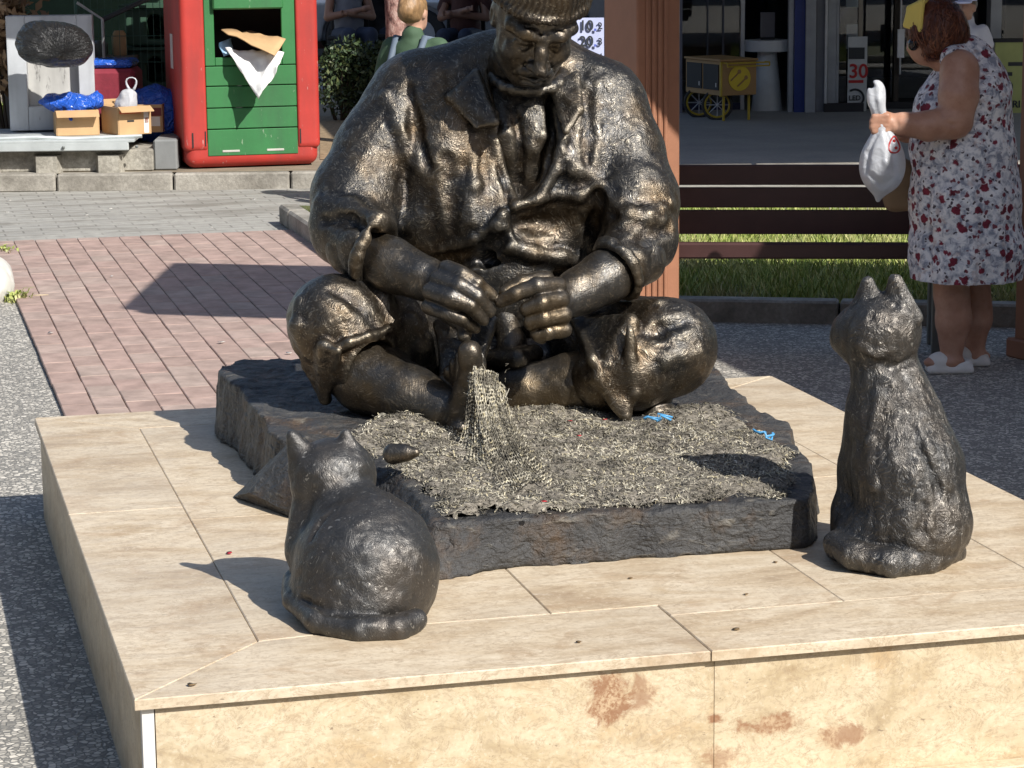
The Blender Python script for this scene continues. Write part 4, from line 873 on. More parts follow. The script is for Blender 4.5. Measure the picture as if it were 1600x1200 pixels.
# net hanging from the big toe to the slab: knotted rows, tubes of three sides
def drape(corners, rows, cols, sag, name, mat, r=.0011, jit=.0016):
    tl, trr, bl, br = [np.array(c) for c in corners]; K = np.zeros((rows, cols, 3))
    for i in range(rows):
        v = i / (rows - 1); hp_ = v ** 1.7; vp = 1 - (1 - v) ** 1.7; A = tl + (bl - tl) * np.array([hp_, hp_, vp]); B = trr + (br - trr) * np.array([hp_, hp_, vp])
        out = -CF * sag * math.sin(math.pi * v) - np.array([0, 0, 1]) * 0.0
        for j in range(cols):
            u = j / (cols - 1); fold = .016 * math.sin(u * 15 + 2.5 * v) * (0.3 + v) + .010 * math.sin(u * 6 + 5 * v)
            K[i, j] = A + (B - A) * u + out - CF * fold + RNG.normal(0, jit, 3) * .5
    mb = MB()
    for i in range(rows):
        for j in range(cols - 1):
            if RNG.random() < .06: continue
            mb.tube([K[i, j], (K[i, j] + K[i, j + 1]) / 2 + np.array([0, 0, -.0035]) - CF * .001, K[i, j + 1]], [r * 1.9, r * 1.5, r * 1.9], 4, False)
    for i in range(rows - 1):
        for j in range(cols):
            if RNG.random() < .05: continue
            mb.tube([K[i, j], K[i + 1, j]], r * .8, 3, False)
    o = mb.build(name, mat, net); tag(o, kind='stuff'); return o
twine2 = twine_mat('net_twine', 0.18)
zs = lambda x, y: G(x, y, .462)
drape((S(740, 572, 6.375), S(778, 584, 6.385), zs(782, 755), zs(872, 748)), 32, 18, .03, 'hanging_net', twine2)
drape((S(732, 582, 6.40), S(756, 577, 6.37), zs(712, 702), zs(775, 740)), 27, 12, .02, 'hanging_net', twine2)
drape((S(760, 585, 6.43), S(790, 605, 6.44), zs(800, 720), zs(860, 735)), 26, 12, .02, 'hanging_net', twine2)
mb = MB()
for i in range(110):                                       # loose threads round the bundle
    x, y = random.choice([(random.uniform(738, 790), random.uniform(570, 620)), (random.uniform(720, 850), random.uniform(690, 750)), (random.uniform(735, 790), random.uniform(600, 690))])
    p = S(x, y, 6.39 - max(0, (y - 600)) * .0015); q = p + RNG.normal(0, .012, 3); mb.tube([p, (p + q) / 2 + RNG.normal(0, .006, 3), q], .0009, 3, False)
tag(mb.build('loose_thread', twine2, net), kind='stuff')
# a bronze float lying in the net
fl = S(625, 716, fdist(G(625, 735, .46))); ax = CR * .9 - CF * .35 + CU * .12; ax = ax / np.linalg.norm(ax)
sdf = SD((-.06, -.06, -.06), (.08, .06, .06), .0035, fl + CU * .012, CAX); l = CAX @ ax
sdf.cone(-l * .018, l * .014, .026, .022, .004); sdf.cone(l * .03, l * .042, .014, .011, .008); sdf.rough([(.0012, 40, 2)])
V, Q = sdf.skin(); tag(put('net_float', V, Q, bronze_skin, smooth=True), 'small bronze egg shaped net float lying left of the foot', 'net float')
# litter: petals and plastic twine
red_m = plain('red_petal', (0.42, 0.02, 0.03), 0.5); blue_tw = plain('blue_plastic', (0.08, 0.30, 0.55), 0.4); leaf_m = plain('dry_leaf', (0.20, 0.13, 0.06), 0.8)
def flake(name, p, r, mat, label, cat, group=None, flat=.25):
    mb = MB(); n = 7; ang = random.uniform(0, 6)
    top = [(p[0] + r * random.uniform(.6, 1.1) * math.cos(ang + 6.283 * k / n), p[1] + r * random.uniform(.5, 1.0) * math.sin(ang + 6.283 * k / n), p[2] + .002 + r * flat * random.uniform(0, 1.5)) for k in range(n)]
    mb.add(top + [(p[0], p[1], p[2] + .001), (p[0], p[1], p[2] + .0035)], [(k, (k + 1) % n, n + 1) for k in range(n)] + [((k + 1) % n, k, n) for k in range(n)])
    tag(mb.build(name, mat, None, True), label, cat, group)
for (x, y, z, lb) in ((850, 785, .475, 'red petal lying on the front of the net'), (358, 866, ZP, 'red petal on the bare travertine left of the low cat'), (890, 659, .49, 'red petal beside the hanging trouser hem'), (945, 657, .49, 'red petal under the tip of the trouser hem'), (905, 682, .48, 'red scrap in the middle of the net')):
    flake('petal', G(x, y, z), .011 if y > 700 else .009, red_m, lb, 'petal', 'petals fallen on the statue base')
def squig(p, L, mat, label):
    pts = [np.array(p) + CR * L * k / 5 + RNG.normal(0, .006, 3) + CU * .006 for k in range(6)]; mb = MB().tube(pts, .0035, 5)
    mb.tube([q + RNG.normal(0, .005, 3) for q in pts], .003, 5); tag(mb.build('blue_twine', mat, None, True), label, 'twine', 'blue plastic twine in the net')
squig(G(1178, 681, .485), .055, blue_tw, 'blue plastic twine at the right edge of the net'); squig(G(1012, 660, .48), .05, blue_tw, 'blue plastic twine below the far knee')
for i, (x, y) in enumerate(((1205, 838), (1212, 880), (985, 905), (1150, 985), (905, 1005), (1165, 930), (300, 1072))):
    flake('leaf_litter', G(x, y, ZP), random.uniform(.006, .011), leaf_m, ('brown leaf scrap beside the front right slab corner', 'brown leaf scrap just left of the tall cat', 'tiny leaf scrap on the stone in front of the slab', 'leaf scrap on the right front border slab', 'thin leaf scrap near the front edge at the middle', 'dark leaf scrap on the joint in front of the tall cat', 'leaf scrap at the front left corner of the plinth')[i], 'leaf scrap', 'leaf scraps on the plinth')
# ================================================================== PERGOLA, BENCH
brown = plain('brown_wood_paint', (0.30, 0.135, 0.075), 0.55, var=0.1, scale=8, bump=0.15, bscale=90)
dbrown = plain('dark_bench_paint', (0.060, 0.026, 0.024), 0.45, var=0.15, scale=7, bump=0.1, bscale=60)
greym = plain('grey_iron', (0.16, 0.17, 0.16), 0.5, 0.5)
def pillar(c, ax, label, w=0.165, l=0.19, ht=2.62):
    r = thing('pergola_post', label, 'post', (c[0], c[1], 0), 'posts of the pergola')
    A = np.array(ax)
    mb = MB(); mb.box((c[0], c[1], ht / 2), (w, l, ht), A, .006); mb.build('core', brown, r)
    # four raised strips on the face towards the square
    for k in range(4):
        x = (-.048 + k * .028) - .006
        MB().box(np.array([c[0], c[1], ht / 2]) + np.array([x, -l / 2 - .004, 0]) @ A, (.018, .011, ht - .1), A, .004).build('strip', brown, r)
    MB().box((c[0], c[1], .04), (w + .05, l + .05, .08), A, .008).build('foot', brown, r)
    return r
PA = rotz(13.0)
pc1 = G(1003, 556); pc2 = G(1632, 560)
pillar(pc1, PA, 'brown grooved wooden post right behind the statue shoulder', .20, .27)
pillar(pc2, PA, 'brown wooden post at the right edge behind the person in the dress')
# roofs of the pergola: boards on beams, they throw the broad shade on the paving
H1 = 2.75
def unsun(p, h): 
    k = (h - p[2]) / -SUN[2]; return np.array(p) - SUN * k
sh = [G(*q) for q in ((200, 490), (280, 418), (1060, 414), (1640, 424))]
near_r = G(1640, 760)
pts = [unsun(p, H1) for p in sh]
corner = unsun(np.array([3.32, 10.32, 0]), H1)
fa, fb = G(1000, 423, .10), G(1400, 424, .11); fr_ = fb + (fb - fa) / (fb - fa)[0] * (8.4 - fb[0]); far_l, far_r = pts[1], unsun(fr_, H1)
roofpoly = [pts[0][:2], corner[:2], unsun(np.array([3.42, 4.2, 0]), H1)[:2], unsun(np.array([8.6, 3.4, 0]), H1)[:2], far_r[:2], pts[1][:2]]
pr = thing('pergola_roof', 'flat brown pergola roof shading the bench', 'pergola roof', (*np.mean(roofpoly, 0), H1))
MB().prism([tuple(p) for p in roofpoly], H1, H1 + .07).build('roof_deck', brown, pr)
for k in range(9):
    a = np.array([*roofpoly[0], 0]) * (1 - k / 8) + np.array([*roofpoly[5], 0]) * (k / 8)
    c = np.array([*roofpoly[1], 0]) * (1 - k / 8) + np.array([*roofpoly[4], 0]) * (k / 8); a[2] = c[2] = H1 - .06
    d = c - a; L = np.linalg.norm(d); d /= L; mb = MB().box((a + c) / 2, (L * .98, .06, .10), np.array([d, [-d[1], d[0], 0], [0, 0, 1]])); mb.build('beam', brown, pr)
for q in ((pc1[0], pc1[1]), (pc2[0], pc2[1])): MB().box((q[0], q[1], H1 - .11), (.16, .16, .12)).build('post_head', brown, pr)

# bench
B0 = G(1462, 537); bd0 = fdist(B0)
bax = BAX @ rotz(5); bxx, byy = bax[0], bax[1]
bench = thing('bench', 'dark brown slatted park bench standing before the lawn', 'bench', B0 - bxx * .9)
def bpt(x, y, z): return np.array([B0[0], B0[1], 0]) + bxx * x + byy * y + np.array([0, 0, z])
zc = lambda py, dd: 1.78 + (S(1200, py, dd)[2] - 1.78)
for k, (ya, yb) in enumerate(((258.5, 290), (293.5, 325), (328.5, 366))):
    dd = bd0 + .08; z0 = S(1300, yb, dd)[2]; z1 = S(1300, ya, dd)[2]
    MB().box(bpt(-.55, .05 + .022 * (2 - k) * .6, (z0 + z1) / 2), (2.5, .03, (z1 - z0)), bax, .004).build('back_slat', dbrown, bench)
z1 = S(1300, 381, bd0 - .23)[2]; z0 = S(1300, 406, bd0 - .23)[2]
MB().box(bpt(-.55, -.23, (z0 + z1) / 2), (2.5, .05, z1 - z0), bax, .008).build('seat_slat', dbrown, bench)
for x in (-1.45, -.02):
    MB().box(bpt(x, .0, z0 / 2), (.035, .05, z0), bax, .004).build('leg', greym, bench); MB().box(bpt(x, -.23, z0 / 2), (.035, .05, z0), bax, .004).build('leg', greym, bench)
    MB().box(bpt(x, .095, .56), (.03, .022, .34), bax, .004).build('back_support', greym, bench)

# pale boulder and weeds at the left edge
sdf = SD((-.5, -.6, -.05), (.22, .6, .35), .012, G(-12, 470), CAX); sdf.ell((-.16, 0.1, .06), (.235, .42, .17), 0); sdf.rough([(.02, 5, 3), (.01, 14, 4), (.004, 40, 5)])
V, Q = sdf.skin(); tag(put('boulder', V, Q, plain('pale_boulder', (0.55, 0.53, 0.48), 0.85, var=.2, scale=5, bump=.5, bscale=30), smooth=True), 'pale rounded boulder at the left edge of the paving', 'boulder')
def weed(p, n, h, label):
    V = []; F_ = []
    for i in range(n):
        a = random.uniform(0, 6.283); l = random.uniform(.3, 1) * h; x, y = p[0] + random.gauss(0, .03), p[1] + random.gauss(0, .05); w = .006; b = len(V)
        dx, dy = math.cos(a), math.sin(a); z = p[2]
        V += [(x - dy * w, y + dx * w, z), (x + dy * w, y - dx * w, z), (x + dx * l * .4 + dy * w, y + dy * l * .4 - dx * w, z + l * .8), (x + dx * l * .4 - dy * w, y + dy * l * .4 + dx * w, z + l * .8), (x + dx * l, y + dy * l, z + l * .9)]
        F_ += [(b, b + 1, b + 2, b + 3), (b + 3, b + 2, b + 4)]
    tag(put('weed', V, F_, gm), label, 'weed', 'weeds along the paving edge', 'stuff')
weed(G(25, 470), 90, .06, 'small weed tuft growing beside the pale boulder'); weed(G(8, 396), 60, .05, 'small weed tuft behind the pale boulder')
twig_m = plain('dry_twig', (0.40, 0.32, 0.22), 0.8); p = G(50, 462, .02)
tag(MB().tube([p, p + CR * .035 + CF * .01, p + CR * .075 + CF * .025], [.005, .006, .003], 6).build('twig', twig_m, None, True), 'short pale twig lying on the red paving', 'twig')
wh = plain('paper_scrap', (0.75, 0.73, 0.68), 0.8)
for i, (x, y) in enumerate(((175, 432), (330, 356), (135, 337), (80, 336), (12, 332), (14, 314), (172, 327), (398, 312), (448, 299), (452, 553), (345, 536), (80, 521))):
    flake('paper_scrap', G(x, y, .022), random.uniform(.010, .022), wh, ('white scrap on the upper red paving left of its shadow', 'white scrap on the road near the end of the lawn kerb', 'white scrap on the road below the carton ledge', 'white scrap on the road left of the middle', 'white scrap on the road at the far left', 'white scrap at the foot of the far left kerb', 'white scrap on the road below the blue sack', 'white scrap on the road below the red bin', 'white scrap against the kerb below the bin', 'white scrap on the red paving beside the knee', 'white scrap on the red paving above the slab', 'white scrap at the left side of the red paving')[i], 'litter', 'white scraps littering the ground')

# ================================================================== RECYCLING BIN
def mat_paint(name, col, wear=(0.6, 0.58, 0.55), amt=.5, scale=9, rough=.58):
    t = NT(name); v = t.obj(); n = t.noise(v, 3, 5, .6); f = t.noise(t.obj((1, 1, .3)), scale * 3, 5, .7)
    c = t.ramp(n, [(.3, tuple(x * .82 for x in col)), (.7, tuple(min(1, x * 1.08) for x in col))]); c = t.mix(t.ramp(f, [(.64, 0.0), (.70, amt)]), c, wear)
    c = t.mix(t.ramp(t.noise(t.obj((1, 1, .15)), 6, 4, .6), [(.48, 0.0), (.75, .6)]), c, tuple(x * .42 + .02 for x in col))
    t.set('Base Color', c).set('Roughness', rough); t.bump(t.noise(v, 40, 3), .15, .004); return t.m
red = mat_paint('red_bin_paint', (0.43, 0.034, 0.024), (.50, .34, .30), .8); green = mat_paint('green_bin_paint', (0.030, 0.165, 0.048), (.45, .5, .38), .6); dark_in = plain('dark_inside', (0.02, 0.02, 0.02), .9)
bz = .118; b0 = G(288, 266, bz); bX, bY = b0[0], b0[1]
pxm = fdist(b0) / FPX
W = 0.0
# width along world x so that the right edge falls where the photo shows it
for k in np.linspace(.8, 1.4, 400):
    p = b0 + np.array([k, 0, 0]); v = p - CAM
    if 800 + FPX * (v @ _R) / (v @ _fw) >= 502: W = k; break
def zz(py): return S(400, py, fdist(b0) + .12)[2]
BD = .95; rb = thing('recycling_bin', 'red recycling bin with green boarded front and paper bursting out', 'recycling bin', (bX + W / 2, bY + BD / 2, bz))
z_t = 1.75; zb = zz(236); gl, gr_ = .175 * W, .835 * W
def rbox(lo, hi, r, h, name, mat, cuts=()):
    c = (np.array(lo) + hi) / 2; s = SD(np.array(lo) - c, np.array(hi) - c, h, c); s.box((0, 0, 0), (np.array(hi) - lo) / 2, None, r)
    for cl, chh in cuts: cc = (np.array(cl) + chh) / 2 - c; s.box(cc, (np.array(chh) - cl) / 2, None, .004, .003, 'sub')
    V, Q = s.skin(); return put(name, V, Q, mat, rb, smooth=True)
rbox((bX + .012, bY + .012, bz + .008), (bX + W - .012, bY + BD - .012, zb + .12), .07, .011, 'base_tub', red)
rbox((bX, bY, zb + .004), (bX + W, bY + BD, z_t), .04, .010, 'shell', red, [((bX + gl, bY - .1, zb - .1), (bX + gr_, bY + .5, 1.40))])
for x in (.1, W - .1):
    for y in (.12, BD - .12): MB().lathe([(.05, bz - .002), (.05, bz + .04)], (bX + x, bY + y, 0), None, 12).build('foot', dark_in, rb)
ol, orr = bX + gl + .07, bX + gr_ - .095
rows = [zb + .003, zz(201), zz(168), zz(134), zz(102.5)]
for i in range(4): MB().span(bX + gl + .002, bX + gr_ - .002, bY + (.012 if i else .006), bY + .04, rows[i] + (.004 if i else -.030), rows[i + 1] - .002, .004).build('green_board', green, rb)
top = 1.395; oz0, oz1 = zz(89), zz(14)
MB().span(bX + gl + .002, ol, bY + .014, bY + .04, rows[4] + .003, top, .004).build('green_board', green, rb)
MB().span(orr, bX + gr_ - .002, bY + .014, bY + .04, rows[4] + .003, top, .004).build('green_board', green, rb)
MB().span(ol + .001, orr - .001, bY + .016, bY + .04, rows[4] + .003, oz0, .004).build('green_board', green, rb)
MB().span(ol - .01, orr + .01, bY - .03, bY + .035, oz1, top + .14, .01).build('hood', green, rb)
MB().span(bX + gl + .003, bX + gr_ - .003, bY + .45, bY + .47, zb + .01, 1.39).build('back_board', dark_in, rb)
MB().span(bX + .06, bX + .062 + .008, bY - .004, bY + .005, zz(228), zz(205)).build('slot', dark_in, rb)
for x in (bX + gl - .018, bX + gr_ + .012): MB().span(x, x + .008, bY - .003, bY + .004, zz(226), zz(203)).build('slot', dark_in, rb)
for x in (bX + gl + .1, bX + gr_ - .22): MB().span(x, x + .12, bY + .002, bY + .02, zb - .004, zb + .012, .003).build('hinge', plain('worn_hinge', (.42, .40, .36), .6), rb)
stick = plain('worn_sticker', (.55, .50, .48), .8); MB().span(bX - .004, bX - .001, bY + .42, bY + .55, zz(110), zz(55)).build('sticker', stick, rb)
card = plain('cardboard', (0.47, 0.30, 0.15), .85, var=.12, scale=5, bump=.12, bscale=50); paper = plain('white_wrapping', (0.74, 0.74, 0.72), .7, var=.06, bump=.25, bscale=22, bdist=.02)
yF = fdist((bX, bY, 0))
def bpx(x, y, dd): return S(x, y, yF + .1 + dd)
def crumple(poly, name, label, cat, mat, th=.006, n=9, amp=.02, seed=0, parent=None):
    """a creased sheet with some thickness over the corner points of poly (quad)"""
    a, b, c, d = [np.array(p) for p in poly]; V = []; nr = np.cross(b - a, d - a); nr /= np.linalg.norm(nr)
    for s_ in (1, -1):
        for i in range(n):
            for j in range(n):
                u, v = i / (n - 1), j / (n - 1); p = (a * (1 - u) + b * u) * (1 - v) + (d * (1 - u) + c * u) * v
                V.append(p + nr * (amp * fnoise(p + seed, 9) + s_ * th / 2))
    F_ = []; m = n * n
    for i in range(n - 1):
        for j in range(n - 1):
            q = (i * n + j, (i + 1) * n + j, (i + 1) * n + j + 1, i * n + j + 1); F_ += [q, tuple(x + m for x in q[::-1])]
    bd_ = [(i, 0) for i in range(n)] + [(n - 1, j) for j in range(1, n)] + [(i, n - 1) for i in range(n - 2, -1, -1)] + [(0, j) for j in range(n - 2, 0, -1)]
    for k in range(len(bd_)):
        p, q = bd_[k], bd_[(k + 1) % len(bd_)]; F_.append((q[0] * n + q[1], p[0] * n + p[1], p[0] * n + p[1] + m, q[0] * n + q[1] + m))
    return tag(put(name, V, F_, mat, parent, True), label, cat)
crumple((bpx(346, 46, -.05), bpx(400, 50, .30), bpx(446, 62, -.02), bpx(428, 90, -.22)), 'cardboard_sheet', 'brown cardboard sheet sticking out of the red bin', 'cardboard', card, .008, 8, .02)
crumple((bpx(352, 76, -.03), bpx(444, 82, -.03), bpx(432, 112, -.16), bpx(404, 154, -.20)), 'paper_sack', 'crumpled white paper sack hanging from the bin opening', 'paper sack', paper, .01, 14, .05, 3)
flp = crumple((bpx(344, 66, .0), bpx(360, 60, .1), bpx(362, 84, .05), bpx(350, 88, -.02)), 'plastic_scrap', 'pale blue plastic scrap at the left of the bin opening', 'plastic scrap', plain('paleblue_plastic', (.25, .42, .60), .4), .006, 6, .03, 5)
# ================================================================== THE CORNER WITH THE RUBBISH
galv = plain('galvanised_sheet', (0.50, 0.53, 0.52), .5, .35, var=.18, scale=4, bump=.15, bscale=20)
conc = mat_ground('mottled_concrete', (0.14, 0.125, 0.10), (0.48, 0.45, 0.38), 5, .85, 40, .6)
e0 = G(-160, 274, .118); e1 = G(278, 268, .118); ev = e1 - e0; eL = np.linalg.norm(ev); ev /= eL; en = np.array([-ev[1], ev[0], 0]); EAX = np.array([ev, en, [0, 0, 1.0]])
ledge = thing('concrete_ledge', 'low concrete ledge with a galvanised sheet cover left of the bin', 'ledge', e0 + ev * eL / 2)
def zl(py): return S(140, py, fdist(e1) - .05)[2]
z0, z1, z2, z3 = .118, zl(236), zl(222), zl(208)
MB().box(e0 + ev * (eL / 2 - .06) + en * .55 + CU * ((z1 - .118) / 2), (eL - .22, 1.0, z1 - .118), EAX, .01).build('base_block', conc, ledge)
x = .1
while x < eL - .5:                                       # tapered buttresses along the foot
    c = e0 + ev * x; P = [(0, -.03), (.14, -.03), (.17, .06), (-.03, .06)]
    MB().prism(P, z0, z1 - .03, EAX, (c[0], c[1], 0)).build('buttress', conc, ledge); x += .42
MB().box(e0 + ev * (eL / 2 - .16) + CU * ((z1 + z2) / 2 - .118 + .004) + en * (-.055), (eL - .32, .03, z2 - z1), EAX, .006).build('cover_lip', galv, ledge)
MB().box(e0 + ev * (eL / 2 - .14) + CU * (z2 + .008 - .118) + en * .45, (eL - .28, 1.04, .02), EAX, .004).build('cover_sheet', galv, ledge)
MB().box(e0 + ev * (eL - .09) + CU * ((z0 + z2) / 2 - .118) + en * .56, (.16, .95, z2 - z0), EAX, .012).build('end_block', plain('grey_end_block', (.20, .205, .20), .8, bump=.3, bscale=30), ledge)
for q in (.32, .6, .86): MB().lathe([(.011, 0), (.011, .012), (.005, .016)], e0 + ev * eL * q + CU * ((z1 + z2) / 2 - .118) - en * .071, np.array([ev, CU, -en]), 8).build('bolt', greym, ledge)
MB().tube([e0 + ev * (eL * k / 8) + CU * (z2 + .026 - .118 + .008 * math.sin(k * 2.1)) + en * .02 for k in range(8)], .014, 6).build('rail', galv, ledge)
ZL = z2 + .02                                          # top of the ledge
# discarded white cabinet standing on its end
dl = fdist(e0 + ev * eL * .5) + .18
def lp(x, y, dd=0.0): return S(x, y, dl + dd)
whitem = mat_paint('scratched_white_enamel', (0.50, 0.52, 0.54), (.16, .15, .14), .7, 6, .5)
cb = G(82, 208, ZL)
# frame axes slightly tilted in the picture plane
ct_ = math.radians(3.6); cx_ = CR * math.cos(ct_) - CU * math.sin(ct_) * .0 + CF * .12; cx_ /= np.linalg.norm(cx_); cz_ = CU * math.cos(ct_) - CR * math.sin(ct_); cz_ -= cx_ * (cz_ @ cx_); cz_ /= np.linalg.norm(cz_); cy_ = np.cross(cz_, cx_)
cab = thing('white_cabinet', 'discarded white metal cabinet standing on end with open recess', 'cabinet', (cb[0], cb[1], ZL))
pm_ = FPX / fdist(cb); Wc, Hc = 133 / pm_, 178 / pm_; CA = np.array([cx_, cy_, cz_]); o_ = np.array([cb[0], cb[1], ZL + .012]) + cy_ * .12
def cbx(x0, x1, za, zb_, y0, y1, name, mat, bev=.004): MB().box(o_ + cx_ * ((x0 + x1) / 2) + cz_ * ((za + zb_) / 2) + cy_ * ((y0 + y1) / 2), (x1 - x0, y1 - y0, zb_ - za), CA, bev).build(name, mat, cab)
iw0, iw1, ih0, ih1 = -Wc / 2 + 29 / pm_, Wc / 2 - 24 / pm_, 37 / pm_, Hc - 28 / pm_
cbx(-Wc / 2, iw0, 0, Hc, 0, .24, 'side_post', whitem); cbx(iw1, Wc / 2, 0, Hc, 0, .24, 'side_post', whitem)
cbx(iw0 + .001, iw1 - .001, 0, ih0, .002, .24, 'bottom_rail', whitem); cbx(iw0 + .001, iw1 - .001, ih1, Hc - .001, .002, .24, 'top_rail', whitem)
cbx(iw0 + .001, iw1 - .001, ih0 + .001, ih1 - .001, .10, .23, 'recess_panel', mat_paint('dirty_enamel', (.50, .49, .46), (.07, .065, .06), .8, 2.5, .55), .001)
# bags
def plastic(name, col, rough=.28, wr=20, amt=.8, tr=0.0):
    t = NT(name); v = t.obj(); n = t.noise(v, wr, 4, .55, 1.2); rr_ = t.voro(t.vmath('ADD', v, t.vmath('MULTIPLY', t.noise(v, 7, 2, col=True), (.2, .2, .2))), wr * .8, 'DISTANCE_TO_EDGE', 0)
    t.set('Base Color', t.ramp(n, [(.3, tuple(c * .8 for c in col)), (.7, col)])).set('Roughness', rough); t.bump(t.math('ADD', n, t.math('MULTIPLY', t.math('MINIMUM', rr_, .15), -2.0)), amt, .02); t.b.inputs['Transmission Weight'].default_value = tr; return t.m
blackp, bluep, whitep = plastic('black_bag_plastic', (.022, .022, .022), .25, 9, .7), plastic('blue_bag_plastic', (.02, .10, .50), .25, 18, .9), plastic('white_bag_plastic', (.74, .76, .80), .32, 11, .25, .35)
def bag(c, r, mat, name, label, cat, seed, tie=None, h=.012, lump=.05, axes=CAX, extra=()):
    m = max(r) + .12; s = SD((-m, -m, -m), (m, m, m), h, c, axes); s.ell((0, 0, 0), r)
    for ec, er in extra: s.ell(ec, er, .06)
    if tie is not None:
        tv = np.array(tie, float); tn = tv / np.linalg.norm(tv); s.cone(tv * .8, tv * 1.06, .05, .018, .04); s.cone(tv * 1.06, tv * 1.2 , .015, .032, .008)
        a_ = np.cross(tn, (.3, .5, .8)); a_ /= np.linalg.norm(a_); b_ = np.cross(tn, a_)
        for k in range(19):                              # gathers running to the knot
            t_ = 2 * math.pi * k / 19 + .2 * math.sin(k * 3); d_ = a_ * math.cos(t_) + b_ * math.sin(t_); q = tv * .62 + d_ * min(r) * random.uniform(.6, 1.1)
            s.cone(tv * 1.02 + d_ * .012, q, .007, .009, .016, 'add' if k % 2 else 'sub')
    s.rough([(lump * .5, 5, seed), (lump * .28, 11, seed + 1), (lump * .12, 26, seed + 2)]); V, Q = s.skin()
    return tag(put(name, V, Q, mat, smooth=True), label, cat)
pb = FPX / dl
kn = S(100, 82, dl - .16)
def radial_plastic(name, knot, col):
    t = NT(name); g_ = t.n.new('ShaderNodeNewGeometry'); v = t.vmath('SUBTRACT', g_.outputs['Position'], tuple(float(q) for q in knot))
    cb_ = t.n.new('ShaderNodeCombineXYZ'); d1 = t.n.new('ShaderNodeVectorMath'); d1.operation = 'DOT_PRODUCT'; t.lk(v, d1.inputs[0]); d1.inputs[1].default_value = tuple(CR); z_ = t.sep(v)[2]; le = t.n.new('ShaderNodeVectorMath'); le.operation = 'LENGTH'; t.lk(v, le.inputs[0])
    an = t.math('ARCTAN2', z_, d1.outputs['Value']); t.lk(t.math('MULTIPLY', an, 5.0), cb_.inputs[0]); t.lk(t.math('MULTIPLY', le.outputs['Value'], 4.0), cb_.inputs[1])
    n = t.noise(cb_.outputs[0], 1.6, 4, .6, .4); f = t.noise(g_.outputs['Position'], 22, 3, .5)
    t.set('Base Color', col).set('Roughness', .26); t.bump(t.math('ADD', n, t.math('MULTIPLY', f, .25)), .9, .05); return t.m
bag(S(84, 68, dl + .02), (56 / pb, .17, 34 / pb), radial_plastic('black_bag_film', kn, (.02, .02, .02)), 'rubbish_bag', 'knotted black rubbish bag wedged in the white cabinet', 'rubbish bag', 5, None, .009, .045, CAX, [((-.1, .0, .03), (.15, .15, .13)), ((.14, 0, -.03), (.12, .13, .10)), ((.07, -.13, -.06), (.05, .06, .04))])
# cartons
def carton(c, ax, sx, sy, sz, label, flaps=True, bands=()):
    r = thing('carton', label, 'carton', c, 'cartons on the ledge'); A = np.array(ax); c = np.array(c); t = .006
    for nm, p, sz_ in (('side_panel', (-sx / 2, 0, sz / 2), (t, sy, sz)), ('side_panel', (sx / 2, 0, sz / 2), (t, sy, sz)), ('end_panel', (0, -sy / 2, sz / 2), (sx - t - .001, t, sz)), ('end_panel', (0, sy / 2, sz / 2), (sx - t - .001, t, sz)), ('bottom', (0, 0, t / 2 + .001), (sx - t * 2, sy - t * 2, t))):
        MB().box(c + np.array(p) @ A, sz_, A, .001).build(nm, card, r)
    if flaps:
        for sg in (-1, 1):
            u = np.array((0, sg * .55, -.55 if sg < 0 else .45)); 
            a = np.array((-sx / 2, sg * sy / 2, sz)); b = np.array((sx / 2, sg * sy / 2, sz)); e = np.array((0, sg * sx * .28, -sx * .13 * (1 if sg < 0 else -1)))
            V = [c + q @ A for q in (a, b, b + e, a + e)] + [c + (q + np.array((0, 0, t))) @ A for q in (a, b, b + e, a + e)]
            put('flap', V, [(0, 1, 2, 3), (7, 6, 5, 4), (0, 4, 5, 1), (1, 5, 6, 2), (2, 6, 7, 3), (3, 7, 4, 0)], card, r)
    for (x, z, w, h, m) in bands: MB().box(c + np.array((x, -sy / 2 - t / 2 - .0015, z)) @ A, (w, .002, h), A).build('print', m, r)
    return r
K1 = np.array([*G(116, 211, ZL)[:2], ZL]) + CF * .10; a1 = CAX @ rotz(0)
s1 = 66 / pb
carton(K1, np.array([CR * .97 + CF * .24, CF * .97 - CR * .24, CU]), s1, .26, 38 / pb, 'open brown carton under the shiny blue bag')
bag(np.array([K1[0], K1[1], ZL + 38 / pb + .035]) - CR * .02, (.185, .16, .085), bluep, 'blue_plastic_bag', 'crumpled bright blue bag bulging out of the open carton', 'plastic bag', 9, None, .011, .10, CAX, [((-.17, -.02, .02), (.08, .05, .03)), ((.05, 0, .05), (.08, .08, .05))])
orange = plain('orange_print', (.55, .12, .04), .7); whpr = plain('white_print', (.70, .68, .64), .7); maroon = plain('maroon_print', (.16, .03, .03), .7); blk = plain('black_print', (.02, .02, .02), .7)
K2 = np.array([*G(194, 210, ZL)[:2], ZL]) + CF * .12; A2 = np.array([CR * .75 + CF * .66, CF * .75 - CR * .66, CU]); A2 = np.array([A2[0] / np.linalg.norm(A2[0]), A2[1] / np.linalg.norm(A2[1]), CU])
A2 = np.array([CR * .80 - CF * .60, CF * .80 + CR * .60, CU]); sz2 = 43 / pb
A2 = np.array([CR * .86 + CF * .51, CF * .86 - CR * .51, CU])
carton(K2, A2, .24, .30, sz2, 'long brown carton with orange and white print holding a white bag', True, ((.085, sz2 * .5, .035, sz2 * .92, whpr), (.086, sz2 * .5, .026, sz2 * .2, orange), (-.03, sz2 * .5, .05, .012, blk), (-.03, sz2 * .82, .16, .022, orange)))
K3 = np.array([*G(222, 211, ZL)[:2], ZL]) + CF * .34; carton(K3, CAX, .22, .22, sz2 * 1.02, 'shaded carton with maroon band behind the printed one', False, ((0, sz2 * .75, .215, sz2 * .3, maroon), (.05, sz2 * .4, .09, sz2 * .35, whpr)))
